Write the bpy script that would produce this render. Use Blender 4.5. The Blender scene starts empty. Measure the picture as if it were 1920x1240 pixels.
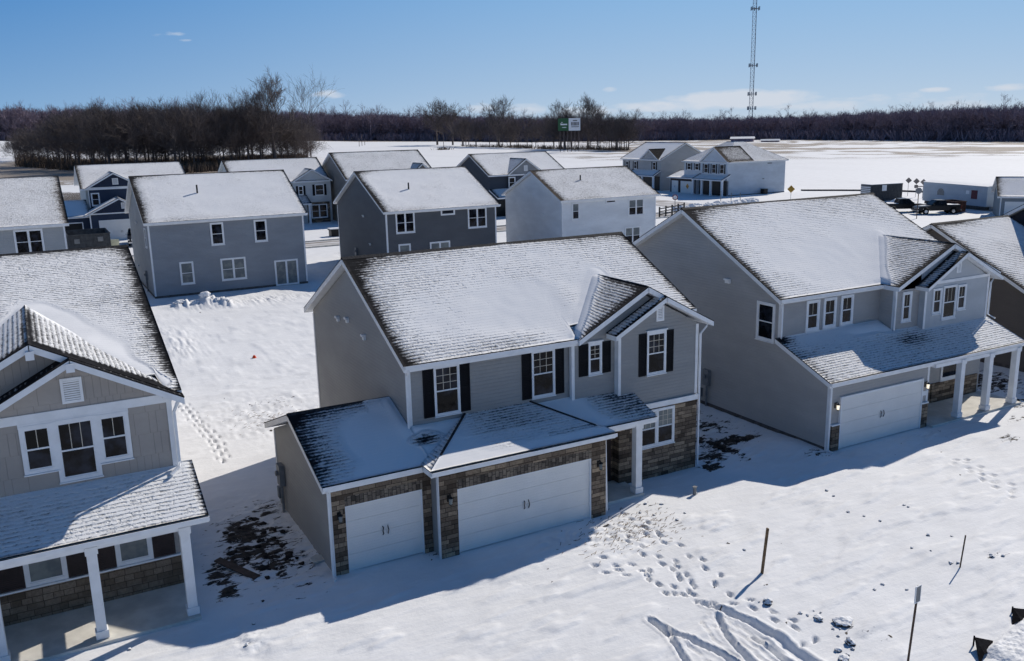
import bpy, math, random
import numpy as np
from mathutils import Vector, Matrix
sc = bpy.context.scene
COL = sc.collection
rad = math.radians

# ------------------------------------------------------------------ camera
CAM = np.array([-10.7196, -23.5963, 13.0781])
yaw, pitch, roll = rad(28.465), rad(12.976), rad(-1.2541)
fw = Vector((math.sin(yaw)*math.cos(pitch), math.cos(yaw)*math.cos(pitch), -math.sin(pitch)))
rt = Vector((math.cos(yaw), -math.sin(yaw), 0))
up = rt.cross(fw)
r2 = rt*math.cos(roll)+up*math.sin(roll); u2 = up*math.cos(roll)-rt*math.sin(roll)
cd = bpy.data.cameras.new("camera"); cam = bpy.data.objects.new("camera", cd); COL.objects.link(cam)
M = Matrix((r2, u2, -fw)).transposed().to_4x4(); M.translation = Vector(CAM); cam.matrix_world = M
cd.sensor_width = 36; cd.lens = 1675.45/1920*36; cd.clip_start = .5; cd.clip_end = 9000
sc.camera = cam

# ------------------------------------------------------------------ sky and sun
SUN_AZ, SUN_EL = 69.0, 35.7        # azimuth clockwise from +Y
w = bpy.data.worlds.new("World"); sc.world = w; w.use_nodes = True
nt = w.node_tree; nt.nodes.clear()
def N(t, kind, **kw):
    n = t.nodes.new(kind)
    for k, v in kw.items():
        if k.startswith('i_'):
            key = k[2:]; n.inputs[int(key) if key.isdigit() else key.replace('_', ' ')].default_value = v
        else: setattr(n, k, v)
    return n
sky = N(nt, 'ShaderNodeTexSky', sky_type='NISHITA', sun_disc=False, sun_elevation=rad(SUN_EL), sun_rotation=rad(SUN_AZ),
        altitude=250, air_density=1.0, dust_density=0.0, ozone_density=6.0)
SKYS = 0.082
bg = N(nt, 'ShaderNodeBackground'); bg.inputs[1].default_value = SKYS
wo = N(nt, 'ShaderNodeOutputWorld')
# low fair-weather clouds near the horizon, by direction
tc = N(nt, 'ShaderNodeTexCoord')
sx = N(nt, 'ShaderNodeSeparateXYZ'); nt.links.new(tc.outputs['Generated'], sx.inputs[0])
def wm(op, a, b=None, c=None, clamp=False):
    n = nt.nodes.new('ShaderNodeMath'); n.operation = op; n.use_clamp = clamp
    for i, v in enumerate((a, b, c)):
        if v is None: continue
        if isinstance(v, (int, float)): n.inputs[i].default_value = v
        else: nt.links.new(v, n.inputs[i])
    return n.outputs[0]
azn = wm('MULTIPLY', wm('ARCTAN2', sx.outputs[0], sx.outputs[1]), 57.2958)
eln = wm('MULTIPLY', wm('ARCSINE', sx.outputs[2]), 57.2958)
cmb = N(nt, 'ShaderNodeCombineXYZ'); nt.links.new(azn, cmb.inputs[0]); nt.links.new(wm('MULTIPLY', eln, 3.2), cmb.inputs[1])
cn = N(nt, 'ShaderNodeTexNoise', i_Scale=.55, i_Detail=6, i_Roughness=.6); nt.links.new(cmb.outputs[0], cn.inputs['Vector'])
def blob(a0, e0, aw, ew, st):
    dx = wm('DIVIDE', wm('SUBTRACT', azn, a0), aw); dy = wm('DIVIDE', wm('SUBTRACT', eln, e0), ew)
    q = wm('ADD', wm('MULTIPLY', dx, dx), wm('MULTIPLY', dy, dy))
    return wm('MULTIPLY', wm('SUBTRACT', 1.0, q, clamp=True), st)
acc = None
for b in [(42.6,1.2,6.2,.75,1.0),(38.5,.9,5,.5,.8),(47.5,.7,5,.45,.7),(53.5,1.4,1.2,.22,.85),(57,1.4,1.6,.3,.8),(54.5,.5,3,.5,.6),(34.8,1.95,.7,.26,.62),
          (29.5,.9,2.4,.6,.6),(27,1.0,1.6,.5,.6),(17.5,2.0,1.6,.45,.6),(33.5,.7,3,.5,.75),(8.8,5.45,1.7,.28,.42),(9.6,5.15,.7,.16,.5),(60,1.3,1.2,.35,.7),(51,1.0,9,.5,.45)]:
    v = blob(*b); acc = v if acc is None else wm('MAXIMUM', acc, v)
cl = wm('MULTIPLY', wm('SUBTRACT', wm('ADD', wm('MULTIPLY', acc, .9), wm('MULTIPLY', cn.outputs[0], .95)), .78, clamp=True), 2.6, clamp=True)
cl = wm('MULTIPLY', cl, wm('MULTIPLY', acc, 2.5, clamp=True))
mix = N(nt, 'ShaderNodeMix', data_type='RGBA'); nt.links.new(cl, mix.inputs[0]); hs_ = N(nt, 'ShaderNodeHueSaturation'); hs_.inputs['Saturation'].default_value = 1.12; nt.links.new(sky.outputs[0], hs_.inputs['Color'])
# hand-set bright band low in the sky, paler towards sun and horizon, dome darker
def wmix(f, a, b):
    n = N(nt, 'ShaderNodeMix', data_type='RGBA')
    for i, v in ((0, f), (6, a), (7, b)):
        if isinstance(v, (int, float)): n.inputs[i].default_value = v
        elif isinstance(v, tuple): n.inputs[i].default_value = (*[c/SKYS for c in v], 1)
        else: nt.links.new(v, n.inputs[i])
    return n.outputs[2]
def wss(x, a, b):
    n = N(nt, 'ShaderNodeMapRange', interpolation_type='SMOOTHSTEP'); nt.links.new(x, n.inputs[0]); n.inputs[1].default_value = a; n.inputs[2].default_value = b; return n.outputs[0]
ca = wm('COSINE', wm('DIVIDE', wm('SUBTRACT', azn, SUN_AZ), 57.2958)); af = wss(ca, .15, 1.05)
lowc = wmix(af, (.27, .46, .68), (.56, .66, .76)); highc = wmix(af, (.045, .215, .54), (.24, .465, .76))
band = wmix(wm('POWER', wm('DIVIDE', eln, 9.0, clamp=True), .6), lowc, highc)
skyc = wmix(wss(eln, 8.5, 17), band, hs_.outputs[0]); nt.links.new(skyc, mix.inputs[6]); mix.inputs[7].default_value = (.62/SKYS, .68/SKYS, .77/SKYS, 1)
nt.links.new(mix.outputs[2], bg.inputs[0]); nt.links.new(bg.outputs[0], wo.inputs[0])
sd = bpy.data.lights.new("sun", 'SUN'); sd.energy = 4.3; sd.angle = rad(.5); sd.color = (1, .925, .82)
so = bpy.data.objects.new("sun", sd); COL.objects.link(so)
S = Vector((math.sin(rad(SUN_AZ))*math.cos(rad(SUN_EL)), math.cos(rad(SUN_AZ))*math.cos(rad(SUN_EL)), math.sin(rad(SUN_EL))))
so.rotation_euler = S.to_track_quat('Z', 'Y').to_euler(); so.location = (0, 0, 60)
vs = sc.view_settings; vs.view_transform = 'Standard'; vs.look = 'None'; vs.exposure = 0.0; vs.gamma = 1

# ------------------------------------------------------------------ materials
class MT:
    def __init__(s, name, rough=.8, spec=.3):
        s.m = bpy.data.materials.new(name); s.m.use_nodes = True; s.t = s.m.node_tree
        s.b = s.t.nodes['Principled BSDF']; s.b.inputs['Roughness'].default_value = rough; s.b.inputs['Specular IOR Level'].default_value = spec
    def n(s, kind, **kw): return N(s.t, kind, **kw)
    def l(s, a, b): s.t.links.new(a, b)
    def m_(s, op, a, b=None, c=None, clamp=False):
        n = s.t.nodes.new('ShaderNodeMath'); n.operation = op; n.use_clamp = clamp
        for i, v in enumerate((a, b, c)):
            if v is None: continue
            if isinstance(v, (int, float)): n.inputs[i].default_value = v
            else: s.l(v, n.inputs[i])
        return n.outputs[0]
    def co(s, scale=(1, 1, 1), kind='Object'):
        t = s.n('ShaderNodeTexCoord'); mp = s.n('ShaderNodeMapping'); mp.inputs['Scale'].default_value = scale
        s.l(t.outputs[kind], mp.inputs[0]); return mp.outputs[0]
    def noise(s, vec, scale, detail=4, rough=.55):
        n = s.n('ShaderNodeTexNoise', i_Scale=scale, i_Detail=detail, i_Roughness=rough); s.l(vec, n.inputs['Vector']); return n.outputs[0]
    def mix(s, f, a, b):
        n = s.n('ShaderNodeMix', data_type='RGBA')
        for i, v in ((0, f), (6, a), (7, b)):
            if isinstance(v, (int, float)): n.inputs[i].default_value = v
            elif isinstance(v, tuple): n.inputs[i].default_value = (*v, 1)
            else: s.l(v, n.inputs[i])
        return n.outputs[2]
    def ss(s, x, a, b):
        n = s.n('ShaderNodeMapRange', interpolation_type='SMOOTHSTEP'); s.l(x, n.inputs[0]); n.inputs[1].default_value = a; n.inputs[2].default_value = b
        return n.outputs[0]
    def attr(s, name): return s.n('ShaderNodeAttribute', attribute_name=name).outputs['Fac']
    def bump(s, h, dist=.02, strength=1.0):
        n = s.n('ShaderNodeBump'); n.inputs['Distance'].default_value = dist; n.inputs['Strength'].default_value = strength
        s.l(h, n.inputs['Height']); s.l(n.outputs[0], s.b.inputs['Normal'])
    def base(s, c):
        if isinstance(c, tuple): s.b.inputs['Base Color'].default_value = (*c, 1)
        else: s.l(c, s.b.inputs['Base Color'])
def scl(c, k): return tuple(min(1, x*k) for x in c)
def plain(name, c, rough=.6, var=.12, sc_=3.0, metal=0, spec=.3, bump=0):
    m = MT(name, rough, spec); v = m.co(); f = m.noise(v, sc_, 5)
    m.base(m.mix(m.ss(f, .3, .7), scl(c, 1-var), scl(c, 1+var))); m.b.inputs['Metallic'].default_value = metal
    if bump: m.bump(m.noise(v, sc_*8, 4), bump)
    return m.m
def siding(name, c, lap=.125, vertical=False, shake=False):
    m = MT(name, .62, .25); co = m.co(); sp = m.n('ShaderNodeSeparateXYZ'); m.l(co, sp.inputs[0])
    hsum = m.m_('ADD', sp.outputs[0], sp.outputs[1])
    z = hsum if vertical else sp.outputs[2]
    fr = m.m_('FRACT', m.m_('DIVIDE', z, lap))
    grime = m.noise(m.co((.35, .35, .9)), 1.3, 5)
    fine = m.noise(co, 9, 3)
    cc = m.mix(m.ss(grime, .3, .75), scl(c, .9), scl(c, 1.07))
    cc = m.mix(m.m_('MULTIPLY', m.ss(fine, .35, .7), .25), cc, scl(c, .86))
    if shake:
        row = m.m_('FLOOR', m.m_('DIVIDE', sp.outputs[2], .62))
        u = m.m_('ADD', m.m_('DIVIDE', hsum, .19), m.m_('MULTIPLY', row, .37))
        wn = m.n('ShaderNodeTexWhiteNoise', noise_dimensions='2D'); cb = m.n('ShaderNodeCombineXYZ'); m.l(m.m_('FLOOR', u), cb.inputs[0]); m.l(row, cb.inputs[1]); m.l(cb.outputs[0], wn.inputs['Vector'])
        gap = m.m_('MULTIPLY', m.m_('LESS_THAN', m.m_('FRACT', u), .07), m.m_('GREATER_THAN', wn.outputs[0], .35))
        cc = m.mix(m.m_('MULTIPLY', wn.outputs[0], .15), cc, scl(c, .85)); cc = m.mix(m.m_('MULTIPLY', gap, .42), cc, scl(c, .45))
        fr = m.m_('FRACT', m.m_('DIVIDE', sp.outputs[2], .62)); m.bump(m.m_('SUBTRACT', m.m_('SUBTRACT', 1, fr), gap), .012); m.base(cc); return m.m
    if vertical:
        bt = m.m_('LESS_THAN', fr, .13); m.bump(bt, .018); m.base(cc); return m.m
    m.bump(m.m_('POWER', m.m_('SUBTRACT', 1, fr), .6), .03)
    m.base(cc)
    return m.m
def stone(name, cols, vertical=False, sx_=.52, sz=.15):
    m = MT(name, .9, .15); co = m.co(); sp = m.n('ShaderNodeSeparateXYZ'); m.l(co, sp.inputs[0])
    h = m.m_('ADD', sp.outputs[0], sp.outputs[1]); cb = m.n('ShaderNodeCombineXYZ')
    wob = m.noise(co, 2.2, 2)
    a, b = (h, m.m_('ADD', sp.outputs[2], m.m_('MULTIPLY', wob, .03)))
    if vertical: a, b = b, a
    m.l(a, cb.inputs[0]); m.l(b, cb.inputs[1])
    def br(off, sq, sxx, szz, seed):
        n = m.n('ShaderNodeTexBrick', offset=off, squash=sq, squash_frequency=3, offset_frequency=2)
        n.inputs['Color1'].default_value = (0, 0, 0, 1); n.inputs['Color2'].default_value = (1, 1, 1, 1); n.inputs['Mortar'].default_value = (.5, .5, .5, 1)
        n.inputs['Scale'].default_value = 1; n.inputs['Mortar Size'].default_value = .008; n.inputs['Mortar Smooth'].default_value = .3
        n.inputs['Brick Width'].default_value = sxx; n.inputs['Row Height'].default_value = szz
        mp = m.n('ShaderNodeMapping'); mp.inputs['Location'].default_value = (seed, seed*1.7, 0); m.l(cb.outputs[0], mp.inputs[0]); m.l(mp.outputs[0], n.inputs[0]); return n
    b1 = br(.37, .62, sx_, sz, 0); b2 = br(.45, .8, sx_*1.7, sz*2, 3.1)
    rmp = m.n('ShaderNodeValToRGB'); e = rmp.color_ramp; e.elements[0].color = (*cols[0], 1); e.elements[1].color = (*cols[-1], 1)
    for i, c in enumerate(cols[1:-1]): el = e.elements.new((i+1)/(len(cols)-1)); el.color = (*c, 1)
    f = m.m_('ADD', m.m_('MULTIPLY', b1.outputs[0], .68), m.m_('MULTIPLY', b2.outputs[0], .32)); m.l(f, rmp.inputs[0])
    nz = m.noise(co, 14, 4, .7)
    c1 = m.mix(m.m_('MULTIPLY', m.ss(nz, .35, .75), .45), rmp.outputs[0], scl(cols[0], .8))
    c2 = m.mix(b1.outputs['Fac'], c1, scl(cols[0], .55)); m.base(c2)
    m.bump(m.m_('ADD', m.m_('SUBTRACT', m.m_('MULTIPLY', f, .6), b1.outputs['Fac']), m.m_('MULTIPLY', nz, .5)), .03)
    return m.m
SNOWC = (.80, .81, .825)
def roofmat(name, c=(.017, .017, .019)):
    m = MT(name, 1.0, .06)
    uv = m.n('ShaderNodeUVMap', uv_map='UVMap').outputs[0]; sp = m.n('ShaderNodeSeparateXYZ'); m.l(uv, sp.inputs[0])
    U, V = sp.outputs[0], sp.outputs[1]; C = .145
    warp = m.noise(uv, 1.1, 2)
    row = m.m_('DIVIDE', V, C); rf = m.m_('FLOOR', row); fr = m.m_('FRACT', row)
    off = m.n('ShaderNodeTexWhiteNoise', noise_dimensions='1D'); m.l(rf, off.inputs['W'])
    tu = m.m_('ADD', m.m_('DIVIDE', U, .32), m.m_('MULTIPLY', off.outputs[0], 7.3)); cell = m.m_('FLOOR', tu)
    cb = m.n('ShaderNodeCombineXYZ'); m.l(cell, cb.inputs[0]); m.l(rf, cb.inputs[1])
    wn = m.n('ShaderNodeTexWhiteNoise', noise_dimensions='2D'); m.l(cb.outputs[0], wn.inputs['Vector'])
    s = m.attr('snow')
    # swirl-like streaks left by wind
    mp = m.n('ShaderNodeMapping'); mp.inputs['Scale'].default_value = (2.6, 4.6, 1); mp.inputs['Rotation'].default_value = (0, 0, .35); m.l(uv, mp.inputs[0])
    st = m.n('ShaderNodeTexNoise', i_Scale=1.5, i_Detail=5, i_Roughness=.62, i_Distortion=.9); m.l(mp.outputs[0], st.inputs[0])
    big = m.noise(uv, .45, 3); fine = m.noise(uv, 13, 3, .6)
    # each course keeps its thinnest snow along its exposed butt edge
    butt = m.m_('POWER', m.m_('SUBTRACT', 1.0, m.m_('ABSOLUTE', m.m_('SUBTRACT', m.m_('MULTIPLY', fr, 2), 1))), 2.2)  # 1 mid, 0 at edges
    e = m.m_('SUBTRACT', 1.0, m.ss(fr, .0, .38)); pr = m.m_('SUBTRACT', .5, m.m_('MULTIPLY', .5, m.m_('COSINE', m.m_('MULTIPLY', fr, 6.2832))))
    tabs = m.m_('MULTIPLY', m.m_('SUBTRACT', wn.outputs[0], .5), .17)
    d = m.m_('ADD', s, m.m_('MULTIPLY', m.m_('SUBTRACT', st.outputs[0], .5), .85))
    mp2 = m.n('ShaderNodeMapping'); mp2.inputs['Scale'].default_value = (5.5, 9, 1); mp2.inputs['Rotation'].default_value = (0, 0, -.5); m.l(uv, mp2.inputs[0]); f2 = m.n('ShaderNodeTexNoise', i_Scale=1.2, i_Detail=3, i_Roughness=.5, i_Distortion=1.2); m.l(mp2.outputs[0], f2.inputs[0]); d = m.m_('ADD', d, m.m_('MULTIPLY', m.m_('SUBTRACT', f2.outputs[0], .5), 1.0))
    d = m.m_('ADD', d, m.m_('MULTIPLY', m.m_('SUBTRACT', big, .5), .45))
    d = m.m_('ADD', d, m.m_('MULTIPLY', m.m_('SUBTRACT', fine, .5), .4))
    d = m.m_('ADD', d, tabs)
    thin = m.m_('SUBTRACT', 1.0, m.ss(s, .9, 1.15))
    d = m.m_('ADD', d, m.m_('MULTIPLY', m.m_('SUBTRACT', m.m_('MULTIPLY', m.m_('SUBTRACT', pr, .6), .27), m.m_('MULTIPLY', m.m_('MULTIPLY', e, wn.outputs[0]), .34)), thin))
    mask = m.ss(d, .34, .52)
    sh = m.mix(m.m_('MULTIPLY', wn.outputs[0], .8), scl(c, .7), scl(c, 1.5))
    sn = m.mix(m.ss(d, .45, .8), scl(SNOWC, .78), SNOWC)
    dust = m.mix(m.m_('MULTIPLY', m.ss(d, .05, .42), .38), sh, scl(SNOWC, .6))
    m.base(m.mix(mask, dust, sn))
    hh = m.m_('ADD', m.m_('MULTIPLY', m.ss(d, .3, .95), 1.0), m.m_('MULTIPLY', m.m_('SUBTRACT', 1, fr), .4))
    m.bump(m.m_('MULTIPLY', hh, m.m_('ADD', .12, m.m_('MULTIPLY', thin, .88))), .055, .95)
    return m.m
def glassmat(name, c=(.003, .0035, .005), blind=None):
    m = MT(name, .05, .16); co = m.co(); n1 = m.noise(co, 1.7, 3)
    m.base(m.mix(m.ss(n1, .42, .7), c, scl(c, 9) if not blind else blind)); m.b.inputs['Coat Weight'].default_value = 0  # without a blind colour, lighter noise patches paint uneven reflections into the glass
    return m.m

MAT = {}
MAT['white'] = plain('white_trim', (.74, .76, .78), .5, .05)
MAT['shutter'] = plain('black_shutter', (.006, .007, .010), .6, .2, spec=.12)
MAT['brown_shutter'] = plain('brown_shutter', (.032, .022, .022), .55, .2)
MAT['glass'] = glassmat('window_glass')
MAT['glass_pale'] = glassmat('window_glass_pale', (.13, .15, .16), (.22, .24, .23))
MAT['muntin'] = plain('muntin', (.55, .5, .42), .5, .05)
MAT['door'] = None
def doormat(name, c):
    m = MT(name, .5, .35); co = m.co(); sp = m.n('ShaderNodeSeparateXYZ'); m.l(co, sp.inputs[0])
    fr = m.m_('FRACT', m.m_('DIVIDE', sp.outputs[2], .535)); g = m.m_('LESS_THAN', fr, .03)
    fl = m.m_('FRACT', m.m_('DIVIDE', sp.outputs[2], .0892)); gl = m.m_('MULTIPLY', m.m_('LESS_THAN', fl, .12), .35)
    n1 = m.noise(co, 1.2, 4)
    m.base(m.mix(m.m_('MULTIPLY', g, .12), m.mix(m.ss(n1, .3, .7), scl(c, .94), c), scl(c, .5)))
    m.bump(m.m_('SUBTRACT', 1, m.m_('ADD', g, gl)), .01); return m.m
MAT['door'] = doormat('garage_door', (.76, .76, .74))
MAT['black'] = plain('black_metal', (.012, .012, .013), .4, .2)
MAT['grey_metal'] = plain('grey_metal', (.2, .21, .22), .5, .15, metal=.3)
MAT['concrete'] = plain('concrete', (.60, .585, .54), .9, .14, 1.5, bump=.004)
MAT['found'] = plain('foundation', (.10, .09, .085), .95, .3, 4)
MAT['shingle'] = roofmat('snowy_shingles')
MAT['roof_brown'] = roofmat('snowy_brown_shingles', (.06, .05, .042))
MAT['stone'] = stone('ledge_stone', [(.05, .037, .028), (.115, .088, .066), (.20, .155, .115), (.34, .265, .19), (.45, .35, .245)])
MAT['stone_v'] = stone('soldier_stone', [(.05, .042, .036), (.12, .10, .083), (.21, .175, .14), (.30, .25, .19)], True, .3, .13)
MAT['stone_t'] = stone('tan_stone', [(.10, .074, .052), (.19, .142, .10), (.25, .19, .14), (.30, .235, .175)], False, .42, .19)
MAT['snow'] = None
m = MT('snow', .7, .2); v_ = m.co(); nn = m.noise(v_, 2.5, 6); m.base(m.mix(m.ss(nn, .3, .7), scl(SNOWC, .95), SNOWC)); m.bump(m.noise(v_, 9, 5), .03); MAT['snow'] = m.m
lampm = MT('lamp_glow'); lampm.b.inputs['Emission Color'].default_value = (1, .86, .6, 1); lampm.b.inputs['Emission Strength'].default_value = 1.0; MAT['glow'] = lampm.m

# ------------------------------------------------------------------ mesh tools
class MB:
    def __init__(s): s.v = []; s.f = []
    def face(s, pts):
        b = len(s.v); s.v += [tuple(p) for p in pts]; s.f.append(tuple(range(b, b+len(pts)))); return s
    def box(s, x0, x1, y0, y1, z0, z1):
        if x0 > x1: x0, x1 = x1, x0
        if y0 > y1: y0, y1 = y1, y0
        if z0 > z1: z0, z1 = z1, z0
        b = len(s.v); s.v += [(x0, y0, z0), (x1, y0, z0), (x1, y1, z0), (x0, y1, z0), (x0, y0, z1), (x1, y0, z1), (x1, y1, z1), (x0, y1, z1)]
        s.f += [tuple(b+i for i in q) for q in ((0, 3, 2, 1), (4, 5, 6, 7), (0, 1, 5, 4), (1, 2, 6, 5), (2, 3, 7, 6), (3, 0, 4, 7))]; return s
    def prism(s, poly, axis, a0, a1):
        """poly: 2D points; axis 'x': (y,z) extruded in x; axis 'y': (x,z) extruded in y; axis 'z': (x,y)"""
        def P(p, a): return {'x': (a, p[0], p[1]), 'y': (p[0], a, p[1]), 'z': (p[0], p[1], a)}[axis]
        b = len(s.v); n = len(poly); s.v += [P(p, a0) for p in poly]+[P(p, a1) for p in poly]
        s.f.append(tuple(range(b, b+n))); s.f.append(tuple(range(b+2*n-1, b+n-1, -1)))
        for i in range(n): j = (i+1) % n; s.f.append((b+i, b+n+i, b+n+j, b+j))
        return s
    def tube(s, pts, r, n=8, r1=None):
        pts = [Vector(p) for p in pts]; b = len(s.v); k = len(pts)
        for i, p in enumerate(pts):
            d = (pts[min(i+1, k-1)]-pts[max(i-1, 0)]).normalized(); a = d.cross(Vector((.13, .21, 1)) if abs(d.z) < .9 else Vector((1, 0, 0))).normalized(); c = d.cross(a)
            rr = r if r1 is None else r+(r1-r)*i/(k-1)
            for j in range(n): t = 2*math.pi*j/n+math.pi/n; s.v.append(tuple(p+a*(rr*math.cos(t))+c*(rr*math.sin(t))))
        for i in range(k-1):
            for j in range(n): s.f.append((b+i*n+j, b+i*n+(j+1) % n, b+(i+1)*n+(j+1) % n, b+(i+1)*n+j))
        s.f.append(tuple(b+j for j in range(n-1, -1, -1))); s.f.append(tuple(b+(k-1)*n+j for j in range(n))); return s
    def beam(s, p, q, wd, ht):
        p = Vector(p); q = Vector(q); d = (q-p).normalized(); side = d.cross(Vector((0, 0, 1))); side = side.normalized() if side.length > .01 else Vector((1, 0, 0)); u = side.cross(d)
        b = len(s.v)
        for e in (p, q):
            for a, c in ((-1, -1), (1, -1), (1, 1), (-1, 1)): s.v.append(tuple(e+side*(a*wd/2)+u*(c*ht/2)))
        s.f += [tuple(b+i for i in q_) for q_ in ((0, 1, 2, 3), (7, 6, 5, 4), (0, 4, 5, 1), (1, 5, 6, 2), (2, 6, 7, 3), (3, 7, 4, 0))]; return s
    def build(s, name, mat, parent=None, origin=(0, 0, 0), bev=0, smooth=False):
        o_ = Vector(origin); me = bpy.data.meshes.new(name)
        me.from_pydata([(x-o_.x, y-o_.y, z-o_.z) for x, y, z in s.v], [], s.f); me.update()
        import bmesh
        bm = bmesh.new(); bm.from_mesh(me); bmesh.ops.recalc_face_normals(bm, faces=bm.faces)
        if bev: bmesh.ops.bevel(bm, geom=bm.edges[:], offset=bev, segments=2, affect='EDGES')
        bm.to_mesh(me); bm.free()
        if smooth:
            for p in me.polygons: p.use_smooth = True
        me.materials.append(MAT[mat] if isinstance(mat, str) else mat)
        o = bpy.data.objects.new(name, me); COL.objects.link(o)
        if parent: o.parent = parent
        else: o.location = origin
        return o
def thing(name, label, cat, loc=(0, 0, 0), rz=0, group=None):
    o = bpy.data.objects.new(name, None); COL.objects.link(o); o.location = loc; o.rotation_euler = (0, 0, rz); o.empty_display_size = .3
    o['label'] = label; o['category'] = cat
    if group: o['group'] = group
    return o
def tag(o, label, cat, group=None):
    o['label'] = label; o['category'] = cat
    if group: o['group'] = group
    return o

# value noise in numpy
def vnoise(x, y, seed=0):
    xi = np.floor(x).astype(np.int64); yi = np.floor(y).astype(np.int64); fx = x-xi; fy = y-yi
    fx = fx*fx*(3-2*fx); fy = fy*fy*(3-2*fy)
    def h(a, b):
        n = (a*374761393+b*668265263+seed*1442695041) & 0xffffffff
        n = ((n ^ (n >> 13))*1274126177) & 0xffffffff
        return ((n ^ (n >> 16)) & 0xffff)/65535.
    return (h(xi, yi)*(1-fx)+h(xi+1, yi)*fx)*(1-fy)+(h(xi, yi+1)*(1-fx)+h(xi+1, yi+1)*fx)*fy
def fbm(x, y, oct=4, seed=0):
    a = 0; s = .5; t = 0
    for i in range(oct): a = a+s*vnoise(x*2**i+13.7*i, y*2**i-7.1*i, seed+i); t += s; s *= .5
    return a/t
def segd(x, y, x0, y0, x1, y1):
    dx, dy = x1-x0, y1-y0; t = np.clip(((x-x0)*dx+(y-y0)*dy)/(dx*dx+dy*dy+1e-9), 0, 1)
    return np.hypot(x-x0-t*dx, y-y0-t*dy), t

def roof_slope(parent, quads, snow, origin, name='roof', mat='shingle', res=.16, drifts=(), thick=.025, slab=True, slabname='fascia', slab_t=.19, warp=None):
    """quads: list of (eaveL, eaveR, topR, topL). snow(u,v,x,y,L,S)->0..1.2. drifts: (x0,y0,x1,y1,width,height)"""
    V = []; F = []; UV = []; SN = []; base = 0; SL = MB()
    org = Vector(origin)
    for (a, b, c, d) in quads:
        a, b, c, d = map(np.array, (a, b, c, d)); L = max(np.linalg.norm(b-a), np.linalg.norm(c-d)); Sv = max(np.linalg.norm(d-a), np.linalg.norm(c-b))
        eu = (b-a)/np.linalg.norm(b-a); nrm = np.cross(eu, (c+d)/2-(a+b)/2); nrm = nrm/np.linalg.norm(nrm); ev = np.cross(nrm, eu)
        if nrm[2] < 0: nrm = -nrm
        nu = max(2, int(L/res)+1); nv = max(2, int(Sv/res)+1)
        s_, t_ = np.meshgrid(np.linspace(0, 1, nu), np.linspace(0, 1, nv))
        if warp:
            X_ = a[0]+(b[0]-a[0])*s_; tb = np.where((X_ > warp[0]) & (X_ < warp[1]), warp[2], 0.); t_ = tb+(1-tb)*t_
        P = (a[None, None]*((1-s_)*(1-t_))[..., None]+b*(s_*(1-t_))[..., None]+c*(s_*t_)[..., None]+d*((1-s_)*t_)[..., None])
        u = (P-a)@eu; v = (P-a)@ev
        sn = snow(u, v, P[..., 0], P[..., 1], L, np.linalg.norm((d+c)/2-(a+b)/2))
        off = thick*np.clip(sn, 0, 1)*(.6+.8*fbm(P[..., 0]*2.3, P[..., 1]*2.3, 3, 5))
        edge = np.clip(np.minimum(np.minimum(s_, 1-s_)*L, np.minimum(t_, 1-t_)*Sv)/.25, 0, 1)
        for (x0, y0, x1, y1, wd, ht) in drifts:
            dd, tt = segd(P[..., 0], P[..., 1], x0, y0, x1, y1); wv = wd*(.75+.6*fbm(P[..., 0]*.9, P[..., 1]*.9, 2, 9))
            k = np.exp(-(dd/wv)**2); off = off+ht*k*edge; kk = np.clip((k-.05)/.9, 0, 1); sn = np.maximum(sn, sn+(1.22-sn)*kk*kk*(3-2*kk))
        P = P+nrm*off[..., None]
        V.append(P.reshape(-1, 3)); UV.append(np.stack([P@eu, P@ev], -1).reshape(-1, 2)); SN.append(sn.ravel())
        i = np.arange(nu*nv).reshape(nv, nu)+base
        q = np.stack([i[:-1, :-1], i[:-1, 1:], i[1:, 1:], i[1:, :-1]], -1).reshape(-1, 4); F += [tuple(r) for r in q.tolist()]
        base += nu*nv
        # skirt
        ring = list(i[0, :])+list(i[1:, -1])+list(i[-1, -2::-1])+list(i[-2:0:-1, 0]); sk = []
        allP = P.reshape(-1, 3); uvf = UV[-1]
        ringP = np.array([allP[k_-i[0, 0]] for k_ in ring]); low = ringP.copy()
        # drop skirt to below the plane
        loff = np.array([(off.ravel()[k_-i[0, 0]]) for k_ in ring]); low = low-nrm*(loff+.03)[:, None]
        V.append(low); UV.append(np.array([uvf[k_-i[0, 0]] for k_ in ring])); SN.append(np.zeros(len(ring))-1)
        n = len(ring)
        for k_ in range(n): F.append((int(ring[k_]), int(ring[(k_+1) % n]), base+(k_+1) % n, base+k_))
        base += n
        if slab:
            top = [Vector(p)-Vector(nrm)*.028 for p in (a, b, c, d)]; bot = [p-Vector((0, 0, slab_t)) for p in top]
            bb = len(SL.v); SL.v += [tuple(p) for p in top+bot]
            SL.f += [tuple(bb+i_ for i_ in q_) for q_ in ((0, 1, 2, 3), (7, 6, 5, 4), (0, 4, 5, 1), (1, 5, 6, 2), (2, 6, 7, 3), (3, 7, 4, 0))]
    V = np.concatenate(V)-np.array(origin); UV = np.concatenate(UV); SN = np.concatenate(SN)
    me = bpy.data.meshes.new(name); me.from_pydata(V.tolist(), [], F); me.update()
    uvl = me.uv_layers.new(name='UVMap'); li = np.zeros(len(me.loops), dtype=np.int32); me.loops.foreach_get('vertex_index', li)
    uvl.data.foreach_set('uv', UV[li].astype(np.float32).ravel())
    at = me.attributes.new('snow', 'FLOAT', 'POINT'); at.data.foreach_set('value', SN.astype(np.float32))
    me.polygons.foreach_set('use_smooth', [True]*len(me.polygons)); me.materials.append(MAT[mat]); 
    o = bpy.data.objects.new(name, me); COL.objects.link(o); o.parent = parent
    if slab: SL.build(slabname, 'white', o, origin)
    return o
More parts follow.
